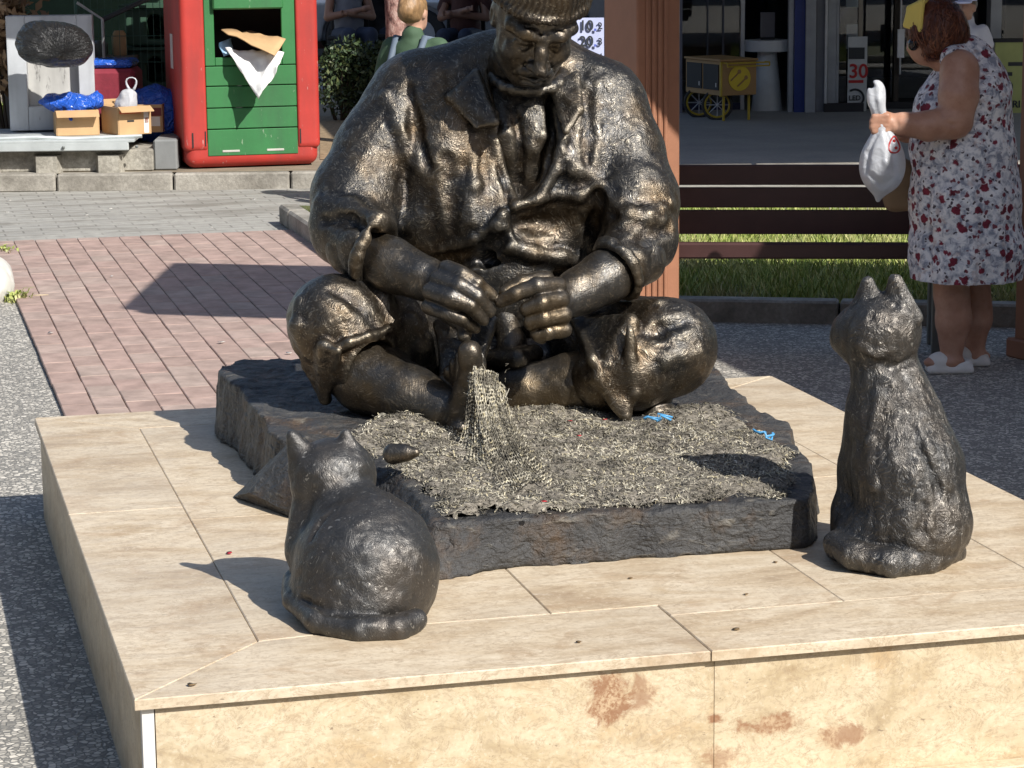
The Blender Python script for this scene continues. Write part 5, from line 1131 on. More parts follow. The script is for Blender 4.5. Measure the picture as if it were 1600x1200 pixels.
bag(np.array([K2[0], K2[1], ZL + sz2 + .02]) + CR * .03, (.075, .08, .075), whitep, 'white_plastic_bag', 'small white carrier bag with looped handle on the carton', 'plastic bag', 12, None, .008, .055, CAX, [((0.01, 0, .06), (.055, .05, .04)), ((-.05, 0, -.02), (.05, .05, .05))])
hb = np.array([K2[0], K2[1], ZL + sz2 + .12]) + CR * .045
MB().tube([hb + CR * (.05 * math.cos(t) * .6 + .012 * math.sin(2 * t)) + CU * (.02 + .055 * math.sin(t)) for t in np.linspace(-.6, 3.8, 12)], [.012, .009, .007, .006, .005, .005, .005, .006, .007, .008, .010, .013], 6).build('bag_handle', whitep, bpy.data.objects['white_plastic_bag'], True)
bag(S(242, 180, dl + .60), (.24, .2, .20), bluep, 'blue_sack', 'large blue refuse sack slumped between cartons and bin', 'refuse sack', 15, None, .012, .07)
# dark red chest, green cat houses behind wire mesh, lean-to added for shade
mar = plain('maroon_fabric', (.20, .02, .035), .85, var=.2, scale=14, bump=.3)
q = S(178, 132, dl + .75)
crr = thing('upholstered_chest', 'dark red upholstered chest behind the cartons', 'chest', (q[0], q[1], .118))
MB().box((q[0], q[1], (.118 + q[2] + .12) / 2), (.36, .40, q[2] + .12 - .118), CAX, .03).build('chest_body', mar, crr); MB().box((q[0], q[1], q[2] + .155), (.32, .36, .055), CAX, .02).build('blue_cushion', bluep, crr)
dgreen = plain('dark_green_board', (.03, .075, .045), .6, bump=.2); 
kz = .118; kd = dl + 1.5
def kennel(x0, x1, y0, y1, label, holes):
    a = S(x0, y1, kd); b = S(x1, y0, kd); wdt = (b - a) @ CR; hgt = b[2] - a[2]; c = (a + b) / 2
    r = thing('cat_house', label, 'cat house', (c[0], c[1], a[2]), 'green cat houses behind the wire'); s = SD((-wdt / 2 - .02, -.05, -.02), (wdt / 2 + .02, .5, hgt + .02), .014, np.array([c[0], c[1], a[2]]), CAX)
    s.box((0, .25, hgt / 2), (wdt / 2, .25, hgt / 2), None, .01)
    for hx in holes:
        s.box((hx, .1, hgt * .40), (.065, .3, hgt * .22), None, .01, .0, 'sub'); s.cone((hx, -.2, hgt * .60), (hx, .42, hgt * .60), .065, .065, .0, 'sub')
    V, Q = s.skin(); put('house_body', V, Q, dgreen, r); MB().box(np.array([c[0], c[1], b[2] + .012]) + CF * .22, (wdt + .06, .56, .02), CAX).build('house_roof', dgreen, r)
kennel(196, 268, 78, 140, 'lower dark green cat house with arched doorway', (.05,)); kennel(196, 268, 12, 72, 'upper dark green cat house with arched doorway', (.05,))
wire = plain('green_wire', (.05, .12, .09), .5)
fd = dl + 1.15; fen = thing('wire_fence', 'green wire mesh fence panel behind the rubbish', 'fence', S(205, 205, fd) * [1, 1, 0] + [0, 0, .118])
f0, f1 = S(128, 200, fd), S(275, 200, fd); fL = float((f1 - f0) @ CR)
for k in range(int(fL / .05) + 1):
    p = np.array([f0[0], f0[1], .12]) + CR * .05 * k; MB().tube([p, p + CU * 1.55], .0022, 4).build('wire', wire, fen)
for k in range(8):
    p = np.array([f0[0], f0[1], .22 + k * .19]); MB().tube([p, p + CR * fL], .003, 4).build('wire', wire, fen)
for k in (0, fL): p = np.array([f0[0], f0[1], .10]) + CR * k; MB().tube([p, p + CU * 1.65], .022, 8).build('fence_post', wire, fen)
p, q = S(158, 32, fd - .1), S(240, -6, fd - .12); rod = plain('dark_steel', (.06, .06, .06), .5, .6)
stay = thing('leaning_poles', 'crossed dark and pale poles leaning against the wire fence', 'poles', (p[0], p[1], .12))
MB().tube([p, q + (q - p) * .3], .018, 8).build('dark_pole', rod, stay); MB().tube([S(120, 4, fd - .14), S(160, 30, fd - .12), S(160, 30, fd - .12) * [1, 1, 0] + [0, 0, .12]], .012, 6).build('pale_pole', galv, stay)
roofm = plain('weathered_board', (.16, .14, .12), .8)
lt = thing('added_lean_to', 'dark boarded lean-to added to shade the cat houses', 'shelter', S(200, 200, kd) * [1, 1, 0] + [0, 0, .118])
lc = S(190, 0, kd + .2); MB().box(np.array([lc[0], lc[1], 2.15]) - CF * .75 - CR * .1, (1.9, 3.0, .06), CAX).build('roof_board', roofm, lt)
for sx in (-1.0, .72): q = lc + CR * sx + CF * .6; MB().box((q[0], q[1], 1.13), (.07, .07, 2.0), CAX).build('post', roofm, lt)
MB().box(np.array([lc[0], lc[1], 1.1]) + CF * 1.1 - CR * .1, (1.8, .05, 2.0), CAX).build('back_boards', dgreen, lt)
# clutter on a shelf inside
for i, (x, y, m, lb) in enumerate(((152, 50, whpr, 'pale crate with windows at the back of the shelter'), (172, 62, greym, 'grey tin can on the shelf behind the wire'), (153, 78, card, 'brown jar on the shelf behind the wire'))):
    p = S(x, y, kd - .2); MB().lathe([(.06, -.09), (.075, -.08), (.075, .06), (.05, .09)], p, None, 10).build('shelf_jar', m, None) if False else None
sp = S(160, 90, kd - .1); shf = thing('shelf', 'dark shelf with jars behind the wire', 'shelf', (sp[0], sp[1], .118)); MB().box(sp, (.5, .3, .03), CAX).build('board', roofm, shf)
for sx in (-.22, .22): q = sp + CR * sx; MB().box((q[0], q[1], (.118 + sp[2]) / 2 - .01), (.03, .26, sp[2] - .118 - .02), CAX).build('leg', roofm, shf)
for i, (dx, m, hh_, lb) in enumerate(((-.15, whpr, .15, 'pale jar at the left of the shelf behind the wire'), (-.01, greym, .11, 'grey tin in the middle of the shelf behind the wire'), (.13, card, .18, 'tall brown jar at the right of the shelf behind the wire'))):
    o = MB().lathe([(.048, 0), (.055, .01), (.055, hh_ * .8), (.035, hh_)], sp + CR * dx + CU * .0155, None, 12).build('jar', m, None, auto=40); tag(o, lb, 'jar', 'jars on the shelf')
# dry leafy shrub, far left
def leaf_cloud(c, r, n, size, mat, name, parent=None, seed=0, shell=.55):
    rg = np.random.default_rng(seed); d = rg.normal(0, 1, (n, 3)); d /= np.linalg.norm(d, axis=1)[:, None]; rad = shell + (1 - shell) * rg.random(n) ** .5
    P = np.array(c) + d * np.array(r) * rad[:, None]; P += .25 * np.array(r).min() * np.stack([vnoise(P, 3, seed + k) for k in range(3)], 1)
    a = rg.normal(0, 1, (n, 3)); a /= np.linalg.norm(a, axis=1)[:, None]; b = np.cross(a, rg.normal(0, 1, (n, 3))); b /= np.linalg.norm(b, axis=1)[:, None]
    s = size * rg.uniform(.6, 1.3, n)[:, None]; V = np.stack([P - a * s, P + b * s * .45, P + a * s, P - b * s * .45], 1).reshape(-1, 3); Q = np.arange(4 * n).reshape(n, 4)
    return put(name, V, Q, mat, parent)
def leafmat(name, cols):
    t = NT(name); r = t.rand_isl(); t.set('Base Color', t.ramp(r, [(i / (len(cols) - 1), c) for i, c in enumerate(cols)])).set('Roughness', .55); return t.m
dry = leafmat('dry_leaves', [(.10, .06, .03), (.28, .17, .09), (.42, .28, .16), (.20, .12, .06)]); dark_lf = leafmat('dark_hedge_leaves', [(.012, .022, .010), (.03, .055, .02), (.06, .09, .03), (.09, .10, .035)]); stem_m = plain('bark', (.07, .05, .035), .9)
def shrub(c, r, n, size, mat, label, seed, stems=7, shell=.45):
    z0 = .118; o = thing('shrub', label, 'shrub', (c[0], c[1], z0)); rg = random.Random(seed)
    for k in range(4): leaf_cloud(np.array(c) + np.array([rg.uniform(-.45, .45) * r[0], rg.uniform(-.3, .3) * r[1], rg.uniform(-.35, .35) * r[2]]), np.array(r) * rg.uniform(.55, .85), n // 4, size, mat, 'foliage', o, seed + 10 * k, shell)
    rg = random.Random(seed); mb = MB()
    for k in range(stems):
        a = rg.uniform(0, 6.28); b = np.array([c[0] + .06 * math.cos(a), c[1] + .06 * math.sin(a), z0]); t_ = np.array(c) + np.array([r[0] * .6 * math.cos(a), r[1] * .6 * math.sin(a), r[2] * rg.uniform(-.1, .5)]); mb.tube([b, (b + t_) / 2 + np.array([0, 0, -.05]), t_], [.014, .010, .005], 5)
    mb.build('stems', stem_m, o); return o
p = S(15, 60, dl + 1.2); shrub((p[0], p[1], p[2] + .1), (.34, .3, .62), 1800, .05, dry, 'dry brown leafed shrub at the far left edge', 31)
weed((*G(8, 185, .118)[:2], .118), 400, .16, 'tuft of long grass under the dry shrub')
# dark hedge right of the bin
hc = G(548, 192, .118); pm2 = FPX / fdist(hc)
for k, (px, rx, lb) in enumerate(((532, .30, 'dark leafy hedge bush beside the red bin'), (590, .30, 'dark leafy hedge bush left of the reddish trunk'))):
    p = S(px, 118, fdist(hc) + .3); shrub((p[0], p[1], p[2]), (rx, .34, .36), 3600, .026, dark_lf, lb, 41 + k, 9, .3)
soil = sheet('leaf_litter_bed', [tuple(G(x, y, .118)[:2]) for x, y in ((500, 250), (640, 246), (640, 180), (500, 182))], .1225, mat_ground('dry_leaf_litter', (.16, .11, .06), (.42, .30, .18), 22, .9, 60, .6))
# reddish trunk
def mat_trunk():
    t = NT('reddish_bark'); v = t.obj(); n = t.noise(t.obj((1, 1, .6)), 26, 4, .7); t.set('Base Color', t.ramp(n, [(.35, (.09, .05, .045)), (.5, (.30, .17, .14)), (.65, (.46, .33, .28))])).set('Roughness', .85); t.bump(n, .6, .02); return t.m
tk = G(622, 230, .118); tkd = fdist(tk); rT = 18 / (FPX / tkd)
tree = thing('street_tree', 'street tree with reddish mottled trunk behind the statue', 'tree', (tk[0], tk[1], .118)); mb = MB()
mb.tube([(tk[0], tk[1], .11), (tk[0] + .01, tk[1], 1.0), (tk[0] - .02, tk[1], 2.3), (tk[0] + .05, tk[1], 3.6)], [rT * 1.15, rT, rT * .95, rT * .7], 14); mb.build('trunk', mat_trunk(), tree, True)
mb = MB()
for k in range(7):
    a = k * .9; b = np.array([tk[0], tk[1], 2.5 + .12 * k]); e = b + np.array([1.1 * math.cos(a), 1.1 * math.sin(a), .9]); mb.tube([b, (b + e) / 2 + [0, 0, .1], e], [rT * .5, rT * .3, rT * .12], 6)
mb.build('limb', mat_trunk(), tree, True); leaf_cloud((tk[0] + .6, tk[1] + .6, 4.3), (1.7, 1.7, 1.2), 5000, .06, leafmat('tree_leaves', [(.03, .06, .02), (.06, .11, .03), (.10, .14, .05)]), 'crown', tree, 77, .3)

# ================================================================== PEOPLE IN THE BACKGROUND
skin_m = plain('skin', (.52, .30, .21), .5, var=.06); skin2 = plain('tanned_skin', (.30, .16, .105), .5, var=.06)
def hairm(name, col, sc=60):
    t = NT(name); n = t.noise(t.obj((1, 1, .25)), sc, 4, .6); t.set('Base Color', t.ramp(n, [(.3, tuple(c * .5 for c in col)), (.7, col)])).set('Roughness', .5); t.bump(n, .5, .01); return t.m
sung = plain('dark_lens', (.01, .01, .012), .15)
def person(base, h, yawd, label, top_m, leg_m, hair_m, skin=skin_m, seated=False, glasses=False, sleeves=True, hair='short', cross=True, cap=None, width=1.0, strap=None, strapw=False, res=.011):
    """yawd: 0 faces the camera, 90 faces the right of the picture"""
    a = math.radians(yawd); fx = -CF * math.cos(a) + CR * math.sin(a); rx = np.cross(fx, CU); A = np.array([rx, fx, CU]); o = np.array(base, float)
    r = thing('person', label, 'person', o)
    s = h / 1.7; hip = .46 if seated else .90 * s; shd = hip + .50 * s; hz = hip + .70 * s; w_ = width
    def new(lo, hi): return SD(lo, hi, res, o, A)
    b = new((-.42, -.30, 0), (.42, .75, hz + .2)); b.ell((0, .01, hz), (.075 * s, .095 * s, .115 * s)); b.ell((0, .06 * s, hz - .07 * s), (.05 * s, .05 * s, .06 * s), .02); b.cone((0, 0, hz - .1 * s), (0, -.02, shd + .02), .052 * s, .06 * s, .02)
    b.cone((0, .095 * s, hz + .005), (0, .112 * s, hz - .03 * s), .011, .016, .008)
    for sx in (-1, 1):
        b.ell((sx * .078 * s, -.005, hz - .01), (.012, .022, .032), .006); b.ell((sx * .03, .088 * s, hz + .012), (.016, .012, .010), .008, 'sub')
        sp_ = np.array((sx * .19 * s * w_, 0, shd - .04)); 
        if cross: el = np.array((sx * .25 * s * w_, .06, shd - .30 * s)); wr = np.array((-sx * .06, .24 * s, shd - .24 * s + .02 * sx)); 
        else: el = np.array((sx * .25 * s * w_, -.02, shd - .30 * s)); wr = np.array((sx * .24 * s * w_, .06, shd - .56 * s))
        b.path([sp_, el, wr], [.052 * s, .044 * s, .030 * s], .012); hn = wr - el; hn /= np.linalg.norm(hn); b.ell(wr + hn * .05, (.035, .04, .035), .015)
        for k in range(4): p_ = wr + hn * .07 + np.array((0, 0, .024 - .016 * k)); b.cone(p_, p_ + hn * .06, .010, .008, .004)
        if seated: b.path([(sx * .10, .0, hip), (sx * .12, .42 * s, hip + .02), (sx * .12, .44 * s, .08)], [.075 * s, .060 * s, .042 * s], .02); b.ell((sx * .12, .52 * s, .045), (.045, .12, .045), .02)
        else: b.path([(sx * .095, 0, hip), (sx * .10, .01, hip * .52), (sx * .10, -.01, .08)], [.085 * s, .058 * s, .042 * s], .02); b.ell((sx * .10, .06, .04), (.045, .12, .04), .02)
    b.path([(0, 0, shd - .08), (0, 0, hip + .05)], [.12 * s * w_, .14 * s * w_], .03)
    V, Q = b.skin(); put('body', V, Q, skin, r, smooth=True)
    t_ = new((-.45, -.32, hip - .15), (.45, .5, shd + .14)); t_.path([(-.11 * s * w_, 0, shd - .05), (.11 * s * w_, 0, shd - .05)], [.085 * s] * 2, .03); t_.path([(0, .01, shd - .12), (0, .015, shd - .3), (0, 0, hip)], [.145 * s * w_, .15 * s * w_, .165 * s * w_], .05); t_.cone((0, -.01, shd), (0, -.02, shd + .05 * s), .095 * s, .070 * s, .03)
    if sleeves:
        for sx in (-1, 1): e_ = np.array((sx * .245 * s * w_, .02 if cross else 0, shd - .2 * s)); t_.path([(sx * .18 * s * w_, 0, shd - .03), e_], [.066 * s, .062 * s], .03)
    t_.rough([(.008, 12, 3), (.004, 30, 4)]); V, Q = t_.skin(); put('shirt', V, Q, top_m, r, smooth=True)
    l_ = new((-.35, -.3, 0.05), (.35, .75, hip + .16)); l_.ell((0, 0, hip), (.18 * s * w_, .14 * s, .13), 0)
    for sx in (-1, 1):
        if seated: l_.path([(sx * .10, .0, hip), (sx * .12, .42 * s, hip + .02), (sx * .12, .45 * s, .16)], [.095 * s, .078 * s, .06 * s], .02)
        else: l_.path([(sx * .095, 0, hip), (sx * .10, .01, hip * .5), (sx * .10, 0, .14)], [.10 * s, .075 * s, .06 * s], .02)
    V, Q = l_.skin(); put('trousers', V, Q, leg_m, r, smooth=True)
    q = new((-.2, -.25, hz - .3), (.2, .2, hz + .25)); q.ell((0, -.02, hz + .03 * s), (.088 * s, .108 * s, .105 * s))
    if hair == 'bun': q.ell((0, -.10 * s, hz + .01), (.06 * s, .055 * s, .065 * s), .03)
    if hair == 'bob': q.ell((0, -.03, hz - .02), (.095 * s, .095 * s, .13 * s), .03)
    q.box((0, .155 * s, hz - .04), (.3, .10 * s, .11 * s), None, .03, .02, 'sub'); q.box((0, .09 * s, hz - .20 * s), (.3, .3, .12 * s), None, .02, .02, 'sub') if hair != 'bob' else None
    q.rough([(.008, 22, 5), (.005, 50, 6)]); V, Q = q.skin(); put('hair', V, Q, hair_m, r, smooth=True)
    if glasses:
        g_ = new((-.12, .03, hz - .05), (.12, .16, hz + .07)); 
        for sx in (-1, 1): g_.ell((sx * .034, .098 * s, hz + .012), (.028, .012, .020)); 
        g_.cone((-.06, .09 * s, hz + .018), (.06, .09 * s, hz + .018), .006, .006, .004); V, Q = g_.skin(); put('sunglasses', V, Q, sung, r, smooth=True)
    if cap is not None:
        c_ = new((-.15, -.17, hz), (.15, .24, hz + .2)); c_.ell((0, -.01, hz + .055 * s), (.098 * s, .118 * s, .092 * s)); c_.box((0, 0, hz - .06 * s + .02), (.3, .3, .09 * s), None, .005, .0, 'sub'); c_.ell((0, .13 * s, hz + .052 * s), (.07, .075, .012), .01); V, Q = c_.skin(); put('cap', V, Q, cap, r, smooth=True)
    if strap is not None:
        for sx in (-1, 1): P = [(sx * .115 * s, .12 * s, shd - .22), (sx * .115 * s, .06, shd + .02), (sx * .11 * s, -.05, shd + .035), (sx * .10 * s, -.15 * s, shd - .12), (sx * .09, -.17, shd - .3)]; MB().tube([o + np.array(p_) @ A for p_ in P], .022, 8).build('strap', strap, r, True)
        k_ = new((-.2, -.40, hip - .1), (.2, -.08, shd)); k_.box((0, -.20, hip + .10), (.12, .06, .16), None, .05); V, Q = k_.skin(); put('backpack', V, Q, strap, r, smooth=True)
    return r
gsh = plain('green_shirt', (.045, .085, .045), .8, bump=.3, bscale=30); jean = plain('dark_denim', (.03, .04, .07), .8); blk_c = plain('black_cloth', (.012, .012, .014), .8); gry_c = plain('grey_cloth', (.15, .16, .19), .8); red_c = plain('dark_red_cloth', (.07, .025, .02), .8)
def seat_at(px, py, d, label): 
    p = S(px, py, d); r = thing('chair', label, 'chair', (p[0], p[1], .10), 'cafe chairs in the dark'); 
    MB().box((p[0], p[1], .54), (.44, .44, .04), CAX, .01).build('seat', blk, r)
    MB().box(np.array([p[0], p[1], .82]) + CF * .22, (.42, .03, .42), CAX, .01).build('backrest', blk, r)
    for sx in (-.19, .19):
        for sy in (-.19, .19): q = p + CR * sx + CF * sy; MB().box((q[0], q[1], .31), (.03, .03, .42), CAX).build('leg', blk, r)
seat_at(648, 60, 15.6, 'dark stool chair under the person in green behind the statue')
gp = S(648, 60, 15.6); person((gp[0], gp[1], .10), 1.62, 150, 'person in dark green top with grey strap, back turned, behind the statue', gsh, jean, hairm('fair_brown_hair', (.34, .20, .09)), seated=True, hair='bun', cross=False, strap=plain('slate_strap', (.10, .13, .17), .7))
for (px, d, h, yw, lb, tm, hm, gl, sk, hr_, cl) in ((545, 27.5, 1.70, 20, 'seated person in pale tank top with sunglasses and folded arms', gry_c, hairm('dark_fair_hair', (.20, .13, .07)), True, skin2, 'short', 'dark cafe chair behind the hedge, left one'), (586, 27.9, 1.66, 150, 'seated person in black with white hair behind the hedge', blk_c, hairm('white_hair', (.62, .62, .60)), False, skin2, 'short', 'dark cafe chair behind the hedge, right one'), (728, 27.0, 1.72, -15, 'person in sunglasses sitting in the dark beyond the statue shoulder', red_c, hairm('black_hair', (.03, .025, .02)), True, skin2, 'short', 'dark cafe chair beyond the statue shoulder')):
    p = S(px, 60, d); seat_at(px, 60, d, cl); person((p[0], p[1], .10), h, yw, lb, tm, jean, hm, sk, True, gl, tm is not gry_c, hr_, True, res=.014)

# ================================================================== SHOPS
def pbx(x0, x1, za, zb_, d, th, name, mat, parent, bev=.0):
    a = S(x0, 150, d); b = S(x1, 150, d); w_ = float((b - a) @ CR); c = (a + b) / 2 + CF * th / 2; c[2] = (za + zb_) / 2
    return MB().box(c, (w_, th, zb_ - za), CAX, bev).build(name, mat, parent)
ZS = .10
def glassm(name, col=(.75, .8, .82)):
    t = NT(name); t.b.inputs['Base Color'].default_value = (*col, 1); t.b.inputs['Transmission Weight'].default_value = 1.0; t.b.inputs['Roughness'].default_value = .01; t.b.inputs['IOR'].default_value = 1.5; return t.m
pane = glassm('window_glass')
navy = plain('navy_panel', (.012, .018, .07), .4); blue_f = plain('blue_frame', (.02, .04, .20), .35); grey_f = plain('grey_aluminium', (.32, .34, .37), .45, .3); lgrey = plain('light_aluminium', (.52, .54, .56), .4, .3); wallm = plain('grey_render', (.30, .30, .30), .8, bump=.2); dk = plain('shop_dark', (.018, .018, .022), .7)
D0 = 22.0; c0 = S(1330, 192, D0)
shop = thing('shop', 'shaded shop front with blue door frame and glass windows', 'shop', (c0[0], c0[1], ZS)); TOP = 3.0
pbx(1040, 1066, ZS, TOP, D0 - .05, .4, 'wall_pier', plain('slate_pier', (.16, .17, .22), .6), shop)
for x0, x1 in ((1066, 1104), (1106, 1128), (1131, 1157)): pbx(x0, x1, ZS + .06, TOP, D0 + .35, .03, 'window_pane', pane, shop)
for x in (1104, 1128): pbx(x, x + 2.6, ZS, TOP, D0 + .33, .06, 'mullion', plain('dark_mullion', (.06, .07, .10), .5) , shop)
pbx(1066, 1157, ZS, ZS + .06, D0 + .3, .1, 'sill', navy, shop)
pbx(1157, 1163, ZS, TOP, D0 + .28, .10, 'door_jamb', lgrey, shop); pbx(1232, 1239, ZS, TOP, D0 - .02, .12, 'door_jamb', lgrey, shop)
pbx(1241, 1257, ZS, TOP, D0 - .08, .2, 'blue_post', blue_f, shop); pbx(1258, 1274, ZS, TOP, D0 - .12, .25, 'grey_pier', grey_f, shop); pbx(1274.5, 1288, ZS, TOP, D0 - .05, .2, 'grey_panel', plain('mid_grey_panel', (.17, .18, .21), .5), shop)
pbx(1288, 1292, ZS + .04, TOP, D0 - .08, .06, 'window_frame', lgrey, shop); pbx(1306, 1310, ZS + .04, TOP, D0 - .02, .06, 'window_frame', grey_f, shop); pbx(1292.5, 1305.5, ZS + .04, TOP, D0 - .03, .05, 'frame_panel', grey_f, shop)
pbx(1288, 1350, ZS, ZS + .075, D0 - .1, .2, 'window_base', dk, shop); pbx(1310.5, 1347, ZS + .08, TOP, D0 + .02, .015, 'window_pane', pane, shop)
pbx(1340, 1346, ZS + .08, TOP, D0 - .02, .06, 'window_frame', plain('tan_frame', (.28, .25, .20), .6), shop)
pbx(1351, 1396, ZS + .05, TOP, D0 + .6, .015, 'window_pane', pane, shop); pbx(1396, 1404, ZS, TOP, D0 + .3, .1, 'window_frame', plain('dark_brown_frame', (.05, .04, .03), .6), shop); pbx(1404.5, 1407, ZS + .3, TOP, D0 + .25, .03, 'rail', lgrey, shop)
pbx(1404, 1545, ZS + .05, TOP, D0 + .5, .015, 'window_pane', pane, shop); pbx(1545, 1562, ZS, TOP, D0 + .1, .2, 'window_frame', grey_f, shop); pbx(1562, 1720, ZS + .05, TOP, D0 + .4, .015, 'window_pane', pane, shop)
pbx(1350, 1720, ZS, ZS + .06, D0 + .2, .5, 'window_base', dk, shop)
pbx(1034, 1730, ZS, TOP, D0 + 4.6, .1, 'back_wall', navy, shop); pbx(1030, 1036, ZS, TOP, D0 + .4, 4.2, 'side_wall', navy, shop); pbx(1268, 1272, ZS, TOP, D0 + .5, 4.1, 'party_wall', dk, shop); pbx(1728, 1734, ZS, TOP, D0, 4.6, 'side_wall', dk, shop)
pbx(1020, 1740, TOP, TOP + .25, D0 - .3, 5.2, 'ceiling_slab', wallm, shop); pbx(1020, 1740, TOP + .25, 7.5, D0, 5.0, 'upper_wall', wallm, shop)
# fabric canopies added out of view, outlines traced back from the shade they throw
canm = plain('canopy_fabric', (.30, .29, .27), .9); cz = 3.15
def canopy(shadow_px, label, z=cz):
    P = [unsun(G(x, y, ZS), z) for x, y in shadow_px]; r = thing('canopy', label, 'canopy', (*np.mean([p[:2] for p in P], 0), z)); MB().prism([tuple(p[:2]) for p in P], z, z + .05).build('canopy_sheet', canm, r)
    for k in range(len(P)): a, b = P[k], P[(k + 1) % len(P)]; MB().tube([a + [0, 0, -.03], b + [0, 0, -.03]], .03, 8).build('canopy_bar', greym, r)
canopy(((980, 262), (1760, 252), (1800, 120), (980, 118)), 'unseen broad grey canopy added to shade the shop pavement'); canopy(((528, 224), (975, 262), (975, 60), (300, 60), (500, 196)), 'unseen grey canopy added to shade the hedge and cafe seats')
# tall round table inside the door
tb = G(1198, 172, ZS); tbd = fdist(tb); pt = FPX / tbd; whp = plain('white_laminate', (.55, .58, .60), .5)
tbl = thing('bar_table', 'white round bar table with thick conical leg in the doorway', 'table', (tb[0], tb[1], ZS))
hT = S(1198, 62, tbd)[2]; MB().lathe([(34 / pt, hT - .10), (35 / pt, hT - .095), (35 / pt, hT - .005), (34 / pt, hT)], (tb[0], tb[1], 0), None, 28).build('table_top', whp, tbl, auto=40)
MB().lathe([(24 / pt, ZS), (24 / pt, ZS + .01), (15 / pt, hT - .101)], (tb[0], tb[1], 0), None, 24).build('table_leg', whp, tbl, auto=40)
st_ = thing('card_stand', 'small dark display stand on the white bar table', 'display stand', (tb[0], tb[1], hT)); MB().box((tb[0], tb[1], hT + .01), (.12, .1, .02), CAX, .004).build('stand_foot', dk, st_); MB().box((tb[0], tb[1], hT + .13), (.13, .02, .22), CAX, .004).build('stand_card', plain('dim_card', (.12, .12, .14), .5), st_)
# yellow handcart
cy0 = G(1130, 190, ZS); cdd = fdist(cy0); pc = FPX / cdd; yel = plain('cart_yellow', (.42, .30, .02), .5); tan = plain('cart_plywood', (.33, .19, .07), .6, var=.1); logo = plain('logo_yellow', (.62, .46, .02), .5); tyre = plain('cart_tyre', (.03, .03, .03), .7)
ya = math.radians(24); kx_ = CR * math.cos(ya) + CF * math.sin(ya); ky_ = CF * math.cos(ya) - CR * math.sin(ya); KA = np.array([kx_, ky_, CU])
cart = thing('hand_cart', 'small yellow and tan display cart on spoked wheels', 'cart', cy0); zt_, zb2 = S(1130, 93, cdd)[2], S(1130, 150, cdd)[2]
corner = np.array([*S(1126, 150, cdd)[:2], 0])
def kb(x0, x1, y0, y1, za, zb_, nm, m, bev=.003): return MB().box(corner + kx_ * ((x0 + x1) / 2) + ky_ * ((y0 + y1) / 2) + CU * ((za + zb_) / 2), (x1 - x0, y1 - y0, zb_ - za), KA, bev).build(nm, m, cart)
Lx, Ly = 58 / pc / math.cos(ya), 48 / pc / math.sin(ya) * .98
Ly = .62
kb(0, Lx, 0, Ly, zb2, zt_ - .02, 'cart_box', tan); kb(-.012, Lx + .012, -.012, Ly + .012, zt_ - .019, zt_, 'cart_lid', tan)
for x in (0, ): kb(-.006, .012, -.008, .010, zb2 - .005, zt_ - .021, 'corner_trim', yel, .001)
gap = .03
for a_, b_ in ((gap, Ly / 2 - gap / 2), (Ly / 2 + gap / 2, Ly - gap)):
    kb(-.008, -.001, a_, b_, zb2 + .045, zt_ - .045, 'dark_door', dk, .001); 
    kb(-.013, -.009, a_ + .025, a_ + .04, zb2 + .07, zb2 + .105, 'door_pull', lgrey, .001)
lc_ = corner + kx_ * Lx * .52 + ky_ * (-.004) + CU * ((zb2 + zt_) / 2 - .01); LA = np.array([kx_, CU, -ky_]); MB().lathe([(.105, 0), (.105, .003)], lc_, LA, 32).build('logo_disc', logo, cart)
for (dx, dz, sx) in ((-.035, .03, 1), (.03, -.02, 1)):          # two feelers on the disc
    q = lc_ + kx_ * dx + CU * dz - ky_ * .0035; MB().lathe([(.018, 0), (.018, .002)], q + kx_ * .03 + CU * .025, LA, 14).build('logo_mark', tan, cart); MB().tube([q + kx_ * .03 + CU * .025, q - CU * .005, q - kx_ * .05 - CU * .045], .0075, 6).build('logo_mark', tan, cart)
t0 = corner + kx_ * .02 - ky_ * .08 + CU * (zt_ - .03); t1 = t0 + kx_ * (Lx + .06)
for off in (0, -.028): MB().tube([t0 + CU * off, t1 + CU * (off + .0)], .007, 6).build('push_bar', yel, cart)
for e in (t0, t1): MB().tube([e, e - CU * .028], .007, 6).build('push_bar', yel, cart); MB().tube([e, e + ky_ * .075], .007, 6).build('push_bar', yel, cart)
for x in (.05, Lx - .05): MB().box(corner + kx_ * x + ky_ * .04 + CU * ((ZS + zb2) / 2), (.018, .018, zb2 - ZS), KA, .002).build('cart_leg', yel, cart)
wr_ = (zb2 - ZS + .03) / 2
for (yy_, xx_) in ((Ly * .82, -.015), (Ly * .30, -.015)):
    wc = corner + kx_ * (.14) + ky_ * yy_ + CU * (ZS + wr_); WA = np.array([kx_, CU, -ky_])
    wc = corner + kx_ * .07 + ky_ * yy_ + CU * (ZS + wr_ + .004); wa = kx_ * .86 - ky_ * .5; wb = CU
    ringp = [wc + wr_ * (math.cos(t) * wa + math.sin(t) * wb) for t in np.linspace(0, 2 * math.pi, 25)]; wh_ = MB().tube(ringp, .013, 6, False).build('wheel', tyre, cart, True)
    MB().tube([wc + (wr_ - .018) * (math.cos(t) * wa + math.sin(t) * wb) for t in np.linspace(0, 2 * math.pi, 25)], .010, 6, False).build('rim', yel, wh_, True)
    m_ = MB()
    for k in range(8): t = k * math.pi / 4; m_.tube([wc, wc + (wr_ - .02) * (math.cos(t) * wa + math.sin(t) * wb)], .004, 4)
    m_.build('spokes', lgrey, wh_)
